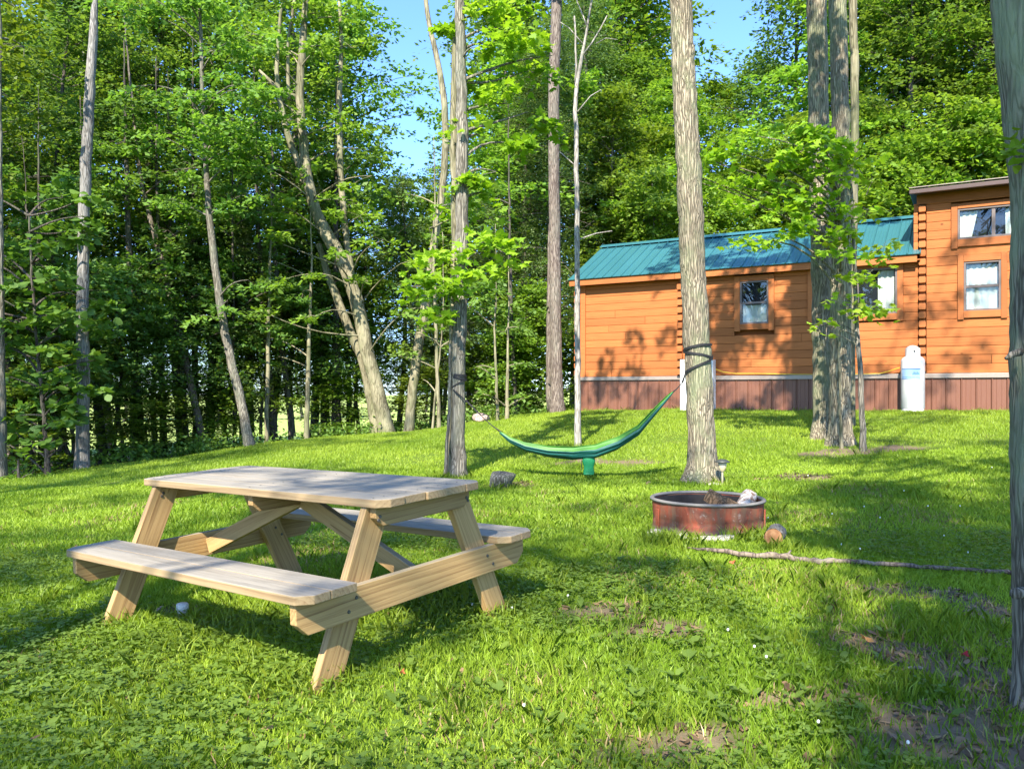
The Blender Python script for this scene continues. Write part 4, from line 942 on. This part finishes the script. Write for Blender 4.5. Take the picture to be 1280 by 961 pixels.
ptree('tree','tall straight furrowed trunk with black straps beside the fire ring','tree',9.75,
 [[(879,603,36),(878,580,33),(876,520,33),(872,440,33),(867,350,31),(862,240,31),(856,120,29),(851,0,27),(848,-90,25),(846,-300,20),(846,-520,12)]],M['bark_oak'],
 hi(846,(6.5,9.5),12,230,3,9.75),M['maple'],RHOMB,.15,60,seg=40,step=.10,flare=.65,seed=2)
ptree('tree','slender grey trunk with pale stem and lime maple leaves at the left hammock strap','tree',10.25,
 [[(573,597,17),(573,480,17),(576,380,17),(578,260,16),(577,140,14),(574,0,12),(573,-150,10),(573,-300,6)],
  [(562,592,7,.12),(563,540,7,.12),(565,460,8,.12),(566,380,8,.12),(569,300,8,.1),(567,200,9,.12),(568,100,10,.12),(574,0,10,.15),(578,-80,8,.2)],
  [(556,596,4,-.05),(559,560,4,-.05),(562,500,4,-.05),(563,430,3,-.05)]],[M['bark_grey'],M['bark_pale'],M['bark_grey']],
 [(600,315,-.3,.36),(575,330,.0,.40),(540,350,-.1,.38),(560,375,-.4,.34),(515,358,.1,.26),(612,300,-.3,.25),(590,345,-.3,.25),(545,395,-.2,.2),
  (620,215,.3,.40),(645,180,.5,.40),(600,170,.3,.34),(635,130,.4,.42),(600,100,.3,.40),(655,90,.5,.40),(615,55,.3,.42),(650,40,.4,.4),(600,20,.2,.36),(610,240,.3,.3),(545,260,.4,.22),(590,60,-.2,.3),(660,140,.5,.3),(625,0,.2,.45),(560,40,.2,.25),(690,70,.5,.25)]
 +[(600,-60,.2,.6),(560,-120,.2,.7),(640,-130,.3,.7)],M['lime'],MAPL,.12,85,seg=26,step=.12,seed=5)
ptree('tree','thin white leafless trunk rising behind the middle of the hammock','tree',12.9,
 [[(722,556,8),(722,470,7.5),(722,400,7),(721,250,6),(719,105,5),(728,70,4),(735,38,3),(742,-20,2)],[(719,105,3),(721,60,2.5),(718,20,2)],[(728,70,2.5),(745,55,2),(760,20,1.5)],[(735,38,2),(722,5,1.5),(712,-30,1)],[(731,58,1.8),(712,35,1.2),(700,28,.8)],[(722,140,1.8),(738,120,1.3),(752,112,.8)],[(745,55,1.6),(757,48,1.2),(772,50,.7)],[(722,300,2),(745,292,1.5),(765,289,1)],[(722,210,2),(700,190,1)]],M['bark_white'],seed=6,seg=10,flare=.25)
ptree('tree','straight brown trunk standing just left of the cabin','tree',19.3,
 [[(697,515,17),(696,480,15),(695,420,14),(694,326,14),(693,233,14),(692,116,14),(696,0,13),(698,-60,11),(700,-200,8)],[(688,515,10,.4),(686,460,8,.4),(687,380,7,.4),(688,280,5,.4)]],M['bark_brown'],hi(700,(10,13.5),14,120,8,19.3),M['dark'],RHOMB,.16,60,seed=7,step=.3,flare=.3)
ptree('tree','left thick grey trunk of the pair in front of the cabin window','tree',12.6,
 [[(1030,524,25),(1029,480,25),(1028,380,25),(1025,240,25),(1023,120,24),(1021,0,24),(1020,-120,20),(1018,-350,12)]],M['bark_oak'],hi(1020,(7.8,10),10,190,9,12.6),M['maple'],RHOMB,.15,60,seg=34,step=.12,seed=8,flare=.5)
ptree('tree','right thick grey trunk with maple boughs in front of the cabin','tree',11.9,
 [[(1050,551,25),(1050,480,25),(1051,380,25),(1052,240,23),(1050,120,21),(1047,0,21),(1046,-120,18),(1046,-300,10)],
  [(1052,556,3.5,-.3),(1050,500,3.5,-.35),(1049,430,3,-.3),(1047,360,2.5,-.2)]],[M['bark_oak'],M['bark_pale']],
 [(1005,165,-.8,.30),(980,170,-.6,.4),(1015,205,-.8,.36),(955,200,-.5,.36),(915,190,-.3,.34),(890,200,-.2,.22),(930,235,-.3,.34),(985,225,-.8,.38),(1035,215,-.9,.32),(1040,185,-.9,.26),(960,262,-.5,.30),(1000,250,-.8,.32),(1020,275,-.9,.22),(905,255,-.3,.2),(1030,160,-.8,.24),(1055,170,-.9,.14),(945,170,-.4,.22),(855,215,-.2,.16),(1060,290,-.8,.16),(940,300,-.6,.10,25),(975,295,-.7,.09,25),(1000,190,-.9,.4),(960,225,-.6,.4),(925,210,-.4,.35),(1030,240,-.9,.3),(880,230,-.2,.3),(1050,255,-.9,.25),(1075,190,-1,.2),(1045,320,-.9,.2)],M['lime'],MAPL,.115,62,seg=34,step=.12,seed=9,flare=.6)
ptree('tree','slim pale yellow stem rising behind the pair of thick trunks','tree',13.6,
 [[(1064,532,9),(1065,400,9),(1067,240,10),(1069,100,10),(1066,0,10),(1064,-120,8)]],M['bark_pale'],seed=10,seg=12,flare=.2)
ptree('tree','twin yellowish mottled trunks leaning left with bare crooked forks','tree',19.0,
 [[(484,540,20),(481,525,19),(470,480,17),(457,431,17),(446,375,17),(432,335,16),(418,308,17),(404,288,16),(393,262,14),(384,227,13),(378,170,11),(374,111,10),(379,47,9),(382,0,7),(384,-40,5)],
  [(472,541,15,.3),(462,490,13,.3),(454,443,12,.3),(443,431,12,.3),(432,400,11,.3),(420,370,10,.3),(408,338,9,.3),(398,305,7,.25)],
  [(384,227,9),(375,212,9),(367,192,9),(359,165,8),(352,140,7),(345,98,6),(347,52,5),(352,5,4)],
  [(374,122,7,.05),(361,125,7,.05),(342,106,5,.05),(324,88,3,.05)],[(361,125,5),(360,90,4.5),(359,58,4),(368,0,3)],
  [(440,350,9,.2),(433,303,8,.3),(428,250,8,.4),(425,204,8,.5),(424,117,7,.6),(427,60,5,.6),(424,0,4,.6)]],M['bark_pale'],seed=11,step=.2,flare=.2,
 sprays=[(350,60,.5,.8),(300,40,.8,.9),(400,20,.4,.8),(440,60,.5,.8),(320,130,.8,.7),(430,20,.3,.8),(370,-30,.5,1.0),(290,100,1,.8),(470,190,.6,.5),(330,210,.8,.5),(440,250,.5,.5),(400,235,-.8,.6),(350,260,-.7,.6),(450,270,-.8,.6),(420,330,-1.2,.45),(370,345,-1.2,.5),(460,352,-1.2,.4),(340,300,-.9,.5),(480,300,-1,.5),(360,150,-.8,.6),(400,60,-.8,.7),(330,60,-.8,.7),(425,150,-.7,.6),(380,-10,-.7,.8),(300,200,-.7,.7),(310,120,-.6,.7),(465,220,-.7,.5),(395,395,-1.3,.4),(500,330,-1.0,.4),(330,390,-1.2,.35),(520,385,-1.0,.4)],leaf=M['beech2'],tmpl=RHOMB,size=.15,per=60)
ptree('tree','leaning pale trunk right of the twin mottled trunks','tree',18.9,
 [[(510,540,12),(521,443,12),(533,379,11),(539,326,10),(548,270,9),(556,215,9),(558,175,9),(555,120,8),(547,76,7),(533,17,6),(530,-30,5)]],M['bark_pale'],seed=12,step=.25,flare=.2)
ptree('dead_tree','tall bare grey dead trunk with broken top at the left lawn edge','dead tree',14.4,
 [[(102,587,17),(103,540,15.5),(104,480,15),(103,380,14),(104,300,13),(108,200,13),(113,100,12),(117,40,10),(118,12,8),(120,-8,4),(121,-16,1.5)],[(117,30,3),(121,5,2.5),(122,-30,1)]],M['dead'],seed=13,seg=20,flare=.18,step=.18)
ptree('tree','grey trunk leaning left at the lawn edge behind the table','tree',17.2,
 [[(314,557,12),(305,520,11.5),(295,475,11),(284,430,10.5),(278,400,10),(268,330,9),(262,270,8),(256,190,6),(252,90,5),(250,0,3.5),(249,-60,2)]],M['bark_grey'],seed=14,flare=.25,
 sprays=[(random.uniform(185,330),random.uniform(-20,255),random.uniform(-.9,.3),.7) for _ in range(22)]+[(285,375,-.5,.4),(250,395,-.5,.4),(310,350,-.6,.4)],leaf=M['beech'],tmpl=RHOMB,size=.14,per=60)
ptree('tree','grey trunk cut by the left edge of the picture','tree',13.2,
 [[(3,597,11),(2,500,9),(1,400,8),(0,300,7),(-1,150,6),(-2,-20,5)]],M['bark_grey'],seed=15,flare=.3,
 sprays=[(-40,60,0,.9),(10,120,.5,.8),(30,60,.6,.8),(-60,200,.3,.9),(20,10,.4,.9)],leaf=M['maple'],tmpl=RHOMB,size=.13,per=60)
for px,pb,pt,w,dx,lab in [(333,552,340,6,2,'slim pale stem right of the leaning grey trunk'),(383,548,395,7,2,'slim greenish stem left of the twin mottled trunks'),(549,528,300,5,-4,'thin pale stem between the leaning pale trunk and hammock tree'),(540,532,420,3,6,'thinnest crooked stem beside the leaning pale trunk'),
                       (634,512,440,5,0,'short pale stem in the shade left of the brown trunk'),(622,514,410,4,-2,'thin stem left of the short pale stem near the crest')]:
    ptree('sapling',lab,'sapling',18.6,[[(px,pb,w),(px+dx,(pb+pt)/2,w*.85),(px+dx*2,pt,w*.6),(px+dx*2+3,pt-60,w*.35),(px+dx*2+1,pt-130,.6)]],M['bark_pale'],[(px+random.uniform(-45,45),pt+random.uniform(-70,60),random.uniform(-.5,.5),.4) for _ in range(5)],M['beech'],RHOMB,.12,55,seed=px,flare=.2,seg=8)
for px,pb,tx_,pt,w,Y,lab in [(42,592,12,470,11,15.2,'dark trunk leaning left near the left edge'),(52,589,50,440,8,15.8,'thin dark upright trunk near the left edge'),(92,588,60,500,6,15.6,'thin dark stem leaning left beside the dead trunk'),
      (175,570,165,380,13,18.2,'dark trunk left of the leaning slim trunk'),(205,568,200,400,9,18.6,'pair of dark stems behind the table, left stem'),(226,566,218,420,10,19,'dark trunk behind the far left table corner'),(245,566,243,380,9,19.5,'dark upright trunk just behind the leaning brown one'),
      (256,565,205,340,10,18.4,'brownish trunk leaning left behind the table top'),(294,558,292,430,5,19,'thin dark stem left of the leaning grey trunk'),(343,553,330,400,11,20,'dark leaning trunk behind the slim pale stem'),(366,549,352,430,9,20,'dark trunk left of the greenish stem'),(420,546,420,400,12,20.5,'dark thick trunk left of the mottled twins'),
      (645,513,640,420,6,21,'dark stem in the wood left of the brown trunk'),(130,580,115,450,12,17.5,'dark crooked trunk right of the dead trunk')]:
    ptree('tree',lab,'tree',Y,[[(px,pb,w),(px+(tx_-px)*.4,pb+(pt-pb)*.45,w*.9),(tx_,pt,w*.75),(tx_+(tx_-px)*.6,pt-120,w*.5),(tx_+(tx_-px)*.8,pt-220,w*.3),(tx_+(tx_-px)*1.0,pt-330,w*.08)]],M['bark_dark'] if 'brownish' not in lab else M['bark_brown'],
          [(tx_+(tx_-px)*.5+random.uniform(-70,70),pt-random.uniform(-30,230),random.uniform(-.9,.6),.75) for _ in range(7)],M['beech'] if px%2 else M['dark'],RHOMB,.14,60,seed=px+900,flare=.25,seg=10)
# sapling with maple leaves: its leaves are parts of their own
sp_root,sO=ptree('maple_sapling','slim maple sapling with bright leaves in front of the wide cabin window','sapling',11.3,
 [[(1080,566,7),(1078,520,7),(1076,466,6.5),(1070,400,5.5),(1069,346,5),(1066,283,4),(1064,230,3)]],M['bark_grey'],seed=31,flare=.5,seg=10,step=.14)
def leaf_me(nm,tmpl,s,mat):
    m=MB(); n=len(tmpl); m.add([(a*s,b*s,-abs(b)*s*.3) for a,b in tmpl]+[(.4*s,0,.0)],[(i,(i+1)%n,n) for i in range(n)]); me=m.mesh(nm,mat)
    at=me.attributes.new('v','FLOAT','POINT'); at.data.foreach_set('value',np.full(n+1,.85,np.float32)); return me
lm=[leaf_me('leaf',MAPL,s,M['lime']) for s in (.10,.12,.14)]
r=np.random.default_rng(77); cnt=0
for px,py,dy,rad,n in [(1062,205,0,.2,34),(1085,262,-.1,.22,36),(1100,312,-.1,.16,30),(1050,300,.1,.16,22),(1075,350,-.2,.14,24),(1062,345,-.1,.15,14),(1096,385,-.2,.20,40),(1075,388,-.2,.14,18),(1050,382,0,.13,12),(1035,402,-.1,.08,7),(1020,405,-.1,.06,4),(1035,418,-.1,.05,3),(1110,325,-.2,.1,12),(1090,228,-.1,.14,14),(1054,372,-.1,.1,8)]:
    y=11.3+dy; c=np.array([(px-640)/F*y,y,(HY-py)/F*y])-np.array(sO); tw=MB(); limb(tw,(c[0]*.2+.02,0,c[2]-.15),c,.008,.003,r,4,3)
    for k in range(n):
        o=r.normal(0,.6,3)*rad*np.array([1,1,.62]); d=c+o
        ob=link('leaf',lm[cnt%3],sp_root,tuple(d),(r.normal(0,.45),r.normal(.15,.4),math.atan2(o[1],o[0])+r.normal(0,.6))); cnt+=1
        if k%3==0: limb(tw,c,d,.003,.0015,r,3,2)
    tw.build('twig',M['bark_grey'],sp_root)
# right edge trunk, close to the camera
et,eO=ptree('tree','near grey mottled trunk filling the right edge of the picture','tree',3.35,
 [[(1313,925,70),(1311,850,68),(1309,740,74),(1304,600,72),(1306,400,76),(1307,250,74),(1300,170,76),(1292,100,76),(1284,0,78),(1276,-120,74),(1268,-350,64),(1262,-560,40),(1255,-760,14)],
  [(1290,738,15,-.05),(1279,739,14,-.12),(1270,742,13,-.16)],[(1275,440,10,-.08),(1264,443,8,-.12),(1258,448,5,-.14)]],mat_bark('mottled_bark',(.12,.10,.075),(.27,.23,.175),(.24,.27,.16),.45,9,.014),seed=41,seg=48,step=.05,flare=.35,wob=.0015)
lm2=[leaf_me('leaf',BASS,s,M['maple']) for s in (.045,.055)]
for k in range(26):
    o=link('leaf',lm2[k%2],et,tuple(np.array([(1272-640)/F*3.3+r.normal(0,.02)-eO[0],3.25+r.normal(0,.06)-eO[1],(HY-190)/F*3.3+r.normal(0,.045)-eO[2]])),(r.normal(0,.5),r.normal(0,.5),r.uniform(2.2,4.2)))
# basswood with big leaves at lower left, and shrubs
ptree('basswood_sapling','large leaved bright green basswood branches low at the left edge','sapling',13.6,
 [[(60,590,6),(55,520,5),(48,450,4),(40,350,3),(36,270,2)]],M['bark_dark'],[(random.uniform(-50,120),random.uniform(235,560),random.uniform(-.5,.9),.42) for _ in range(34)]+[(20,400,-.2,.5),(50,440,-.3,.45),(10,470,-.3,.5),(75,420,.1,.4),(60,490,-.2,.4),(20,520,-.2,.35),(90,480,.2,.3),(0,430,0,.5),(120,450,.4,.25),(30,360,.2,.4),(95,520,.1,.25)],M['bass'],BASS,.15,42,seed=51,seg=8)
ptree('shrub','low dense green shrub at the lawn edge right of dead trunk','shrub',16.6,[[(155,578,3),(154,565,3),(152,555,2)]],M['bark_dark'],[(150,562,0,.5,22),(168,566,0,.4,22),(135,570,0,.35,22)],M['beech'],RHOMB,.10,60,seed=52,seg=6)
ptree('shrub','loose pale weeds at the far left lawn edge','shrub',13.0,[[(25,597,3),(24,585,3),(22,575,2)]],M['bark_dark'],[(15,590,0,.3,22),(40,592,0,.25,22)],M['maple'],RHOMB,.08,50,seed=53,seg=6)
# undergrowth along the wood edge (uncountable)
r=np.random.default_rng(5); C=[]
for _ in range(330):
    x=r.uniform(-16,3); y=edgeY(x)+r.uniform(.15,1)**1*r.uniform(.3,6); 
    if -14<x: C.append((x,y,gz(x,y)+r.uniform(.0,.22)))
for _ in range(260):
    t=r.uniform(-2,14); o=r.uniform(4.5,9); x=1.58+.871*t+.491*o; y=19.6-.491*t+.871*o; C.append((x,y,gz(x,y)+r.uniform(.05,.6)))
C=np.array(C); V,v=spray_leaves(C,r.uniform(.2,.5,len(C)),46,.10,RHOMB,r,.2,.3,.7)
tag(link('undergrowth',quads_mesh('undergrowth',V,M['beech'],v,4)),'low leafy undergrowth along the edge of the wood','undergrowth',kind='stuff')

# ------------------------------------------------------------------ hammock and straps
def strap(mb,path,w=.025,t=.003):
    n=len(path); path=[Vector(p) for p in path]; vs=[]
    for i,p in enumerate(path):
        tg=(path[min(i+1,n-1)]-path[max(i-1,0)]).normalized(); up=Vector((0,0,1)); up=(up-tg*up.dot(tg)).normalized(); o=tg.cross(up)*t
        vs+=[p-up*w/2-o,p+up*w/2-o,p+up*w/2+o,p-up*w/2+o]
    fs=[(4*i+k,4*i+(k+1)%4,4*i+4+(k+1)%4,4*i+4+k) for i in range(n-1) for k in range(4)]
    mb.add(vs,fs+[(3,2,1,0),(4*n-4,4*n-3,4*n-2,4*n-1)])
YL,YR=10.05,9.6
e1=ray(624.6,540,YL); e2=ray(841,490.5,YR)
ham=thing('hammock','green and teal fabric hammock slung between the two strapped trunks','hammock',(e1+e2)/2)
HO=(e1+e2)/2; NS,NC=90,34; vs=[];va=[]
ctrl=[(0,540.5,0),(.06,551,0),(.15,560,0),(.28,566,0),(.42,569,0),(.55,567.5,0),(.68,557,0),(.80,540,0),(.92,510,0),(1,490.5,0)]
cf=[c[0] for c in ctrl]; cy_=[c[1] for c in ctrl]
rs=np.random.default_rng(3); fold=rs.uniform(0,6.28,6)
for i in range(NS+1):
    f=i/NS; px=624.6+(841-624.6)*f; y=YL+(YR-YL)*f; py=np.interp(f,cf,cy_)
    c=ray(px,py,y)-HO; e=math.sin(math.pi*min(1,max(0,f)))**.55
    wd=.012+.095*e; dp=.012+.10*e
    for k in range(NC+1):
        q=k/NC; a=(q-.5)*2*(2.35-.2*math.sin(f*7))
        yy=math.sin(a)*wd; zz=(1-math.cos(a))*dp*.72-dp*.35
        rip=.009*e*(math.sin(q*38+fold[0]+2*math.sin(f*5))+.6*math.sin(q*61+f*9+fold[1])); 
        n_=(math.sin(a),-math.cos(a)); vs.append((c.x+.002*math.sin(q*31),c.y+yy+n_[0]*rip,c.z+zz+n_[1]*rip)); va.append(q)
m=MB(); m.add(vs,[(i*(NC+1)+k,(i+1)*(NC+1)+k,(i+1)*(NC+1)+k+1,i*(NC+1)+k+1) for i in range(NS) for k in range(NC)])
me=m.mesh('fabric',M['hammock'],True); at=me.attributes.new('v','FLOAT','POINT'); at.data.foreach_set('value',np.array(va,np.float32)); fbo=link('fabric',me,ham)
sd=fbo.modifiers.new('thick','SOLIDIFY'); sd.thickness=.004
m=MB(); c=ray(736,572,9.78)-HO; pr=[]
vs=[]
for i in range(9):
    f=i/8; w=.068*(1 if f>.25 else .75+f)*(1-.15*math.cos(f*9)); z=.03-.25*f
    if i==8: w*=.8
    for k in range(12):
        a=2*math.pi*k/12; vs.append((c.x+math.cos(a)*w*1.0,c.y+math.sin(a)*w*.5,c.z+z+.02))
m.add(vs,[(i*12+k,(i+1)*12+k,(i+1)*12+(k+1)%12,i*12+(k+1)%12) for i in range(8) for k in range(12)]+[tuple(range(8*12,9*12))])
m.build('stuff_sack',M['sack'],ham,smooth=True)
m=MB(); m.tube([ray(727,575,9.76)-HO,ray(727,588,9.76)-HO],.004,5); m.build('sack_cord',M['black'],ham)
m=MB(); m.tube([e1-HO+Vector((.03,0,-.01)),ray(615,532,10.1)-HO,ray(601,519,10.15)-HO],[.012,.006,.005],6); m.build('end_cord',M['black'],ham)
m=MB(); m.tube([e2-HO+Vector((-.02,0,-.015)),ray(846,486,9.6)-HO,ray(853,478,9.6)-HO],[.012,.006,.006],6); m.build('end_cord',M['black'],ham)
# right strap wound on the big trunk
def wrap(pxc,Y,r,seq,n=10,off=.004):
    """seq: (angle deg seen from above, 0 = right, -90 = towards the camera ; py)"""
    out=[]
    for (a0,p0),(a1,p1) in zip(seq[:-1],seq[1:]):
        for k in range(n):
            f=k/n; a=R(a0+(a1-a0)*f); py=p0+(p1-p0)*f; cx=np.interp(py,[430,460],[pxc[0],pxc[1]]); 
            out.append(((cx-640)/F*Y+(r+off)*math.cos(a),Y+(r+off)*math.sin(a),(HY-py)/F*(Y-r*.9)))
    return out
m=MB(); P=wrap((871.5,873),9.75,.165,[(5,430),(-90,431),(-178,437),(-183,439),(-90,443),(-2,449),(180,449),(182,449)][:6],12)
strap(m,P,.028)
P=wrap((871.5,873),9.75,.166,[(0,444),(-90,455),(-170,466)],12,.009)+[tuple(ray(856,469,9.62)),tuple(ray(853,478,9.6))]; strap(m,P,.026)
tag(m.build('tree_strap',M['black']),'black webbing strap wound round the thick trunk above the hammock','strap')
m=MB(); P=wrap((575,574),10.25,.088,[(-5,470),(-90,469),(-180,468),(-185,469),(-90,473),(0,474)],10); strap(m,P,.03)
P=wrap((575,574),10.25,.088,[(5,474),(-60,476),(-178,487)],10,.008)+[tuple(ray(570,490,10.12)),tuple(ray(585,503,10.15)),tuple(ray(601,519,10.15))]; strap(m,P,.018)
tag(m.build('tree_strap',M['black']),'black webbing strap wound round the slender left hammock tree','strap')

# ------------------------------------------------------------------ canopy trees around and behind the viewer: crowns shaped to shade the lawn, sprays omitted over the sunlit spots
LIT=[]   # sunlit spots on the ground, metres (x, y, rx, ry)
def lit(px,py,rx,ry): p=G(px,py); LIT.append((p.x,p.y,rx,ry))
for a in [(100,812,.34,.22),(30,850,.25,.16),(205,775,.34,.22),(150,790,.3,.16),(40,800,.2,.14),(850,775,.42,.28),(930,765,.4,.28),(1000,735,.45,.28),(700,845,.18,.12),(950,885,.22,.14),(905,925,.2,.1),(1040,790,.22,.16),(1075,820,.14,.1),
          (1075,682,.55,.35),(1150,665,.3,.3),(985,592,.9,.7),(1000,610,.4,.3),(485,880,.22,.1),(60,650,1.3,.22),(160,635,1.0,.22),(30,622,1.2,.25),(100,596,1.6,.4),(420,562,1.5,.6),(360,575,1.2,.4),
          (620,590,.9,.35),(640,640,.5,.22),(720,615,.6,.25),(800,612,.4,.25),(760,540,1.4,1.0),(640,545,.9,.7),(840,530,1.0,.8),(820,575,.8,.5),(940,540,.8,.8),(1010,600,.7,.2),(1150,600,.5,.3),(1200,530,1.2,.4),(1230,560,.5,.3),(980,545,.4,.5),(430,650,.5,.2),(1240,800,.3,.12),(1010,700,.35,.12),(370,715,.3,.15)]: lit(*a)
tn=.9004; dxs,dys=math.sin(R(SUN_AZ)),math.cos(R(SUN_AZ))
def proj(x,y,h): return x+dxs*h/tn,y+dys*h/tn
for x,y,h,rx,ry in [(-2.1,4.4,.35,.35,.32),(-2.0,3.9,.45,.65,.22),(-1.9,4.9,.3,.4,.3),(-.85,3.3,.1,.14,.1)]:
    a,b=proj(x,y,h); LIT.append((a,b,rx,ry))
for q in [(.8,15,1.4,2.4),(5.4,15.6,1.6,1.8),(3.2,12.5,.5,1.5),(2.6,13.5,.4,2.2)]: LIT.append(q)
TR=[(-4.6,-3.2),(1.7,-4.6),(6.6,-3.0),(-9.2,1.6),(3.29,3.35),(9.6,3.6),(-2.5,-10.2),(4.6,-11.5),(-9,-8.5),(10.5,-10),(-13,6),(13.5,0),(-5.5,-15)]
r=np.random.default_rng(99); buckets=[[] for _ in TR]
gx=np.arange(-12,13,.50); gy=np.arange(1.2,20.5,.50)
for X in gx:
    for Yg in list(gy):
        x=X+r.uniform(-.25,.25); y=Yg+r.uniform(-.25,.25)
        dens=.80 if y<7 else (.55 if y<11 else .22)
        if y>16: dens=.22 if x>1 else .05
        if x<-2.6 and y>6 and y<14: dens=.72
        if x<-2 and 14<=y<18: dens=.5
        if x>3.0 and 6<y<12: dens=.75
        strip=abs(x-2.1-.287*(y-3.3)); inst=3.2<y<9.5 and strip<1.5
        if inst: dens=.62
        if abs(x+.85)<1.0 and abs(y-5.25)<.6: dens=.97  # canopy made denser here to shade the tabletop
        if r.random()>dens: continue
        if any(((x-a)/(b_+.38))**2+((y-c)/(d_+.38))**2<1 for a,c,b_,d_ in LIT): continue
        for _ in range(14):
            h=r.uniform(6.0,15.0); P=(x-dxs*h/tn,y-dys*h/tn)
            if P[1]>.3 and (h-1.3)<.56*P[1]+1.2: continue
            if P[1]>-1 and h<7: continue
            d=[math.hypot(P[0]-a,P[1]-c) for a,c in TR]; k=int(np.argmin(d))
            if d[k]<4.6: buckets[k].append((P[0],P[1],h-1.2)); break
for q in range(120):                      # unseen boughs added to keep sun off the near right-edge trunk
    t_=r.uniform(5.2,9.5); hh=r.uniform(-.3,5.6); x=2.2-.275*t_+r.normal(0,.33); y=3.35-.96*t_; z=-1.3+hh+.9004*t_+r.normal(0,.15)
    d=[math.hypot(x-a,y-c) for a,c in TR]; k=int(np.argmin(d)); buckets[k].append((x,y,z))
for k,(a,c) in enumerate(TR):
    if len(buckets[k])<6: continue
    C=np.array(buckets[k]); z0=gz(a,c); near=(k==4)
    lab=['broad shade tree behind the viewer on the near left','broad shade tree directly behind the viewer','broad shade tree behind the viewer on the near right','shade tree left of the lawn outside the picture','','shade tree right of the lawn outside the picture','shade tree far behind the viewer','shade tree far behind the viewer to the right','shade tree far behind the viewer to the left','shade tree furthest back on the right','shade tree furthest out on the left','shade tree furthest out on the right','shade tree furthest behind the viewer'][k]
    if near: root=et; O=np.array(eO)
    else:
        root=thing('shade_tree',lab,'tree',(a,c,z0)); O=np.array([a,c,z0])
    top=C[:,2].max()-z0
    m=MB()
    if not near:
        P,Q=resample([(0,0,-.3),(.1,.05,top*.5),(.0,.1,top*.98)],[.2,.15,.04],.5,r,.01); m.tube(P,Q,12,False); m.build('trunk',M['bark_grey'],root,smooth=True)
    m=MB()
    for q in C: 
        l_=q-O; limb(m,(0,0,max(3.2,l_[2]-.6*math.hypot(l_[0],l_[1]))),l_,.03,.006,r,4,4)
    m.build('branch',M['bark_grey'],root,smooth=True)
    V,v=spray_leaves(C-O,r.uniform(.24,.46,len(C)),62,.13,RHOMB,r,.2,.16,.4)
    link('crown',quads_mesh('crown',V,M['maple'],v,4),root)
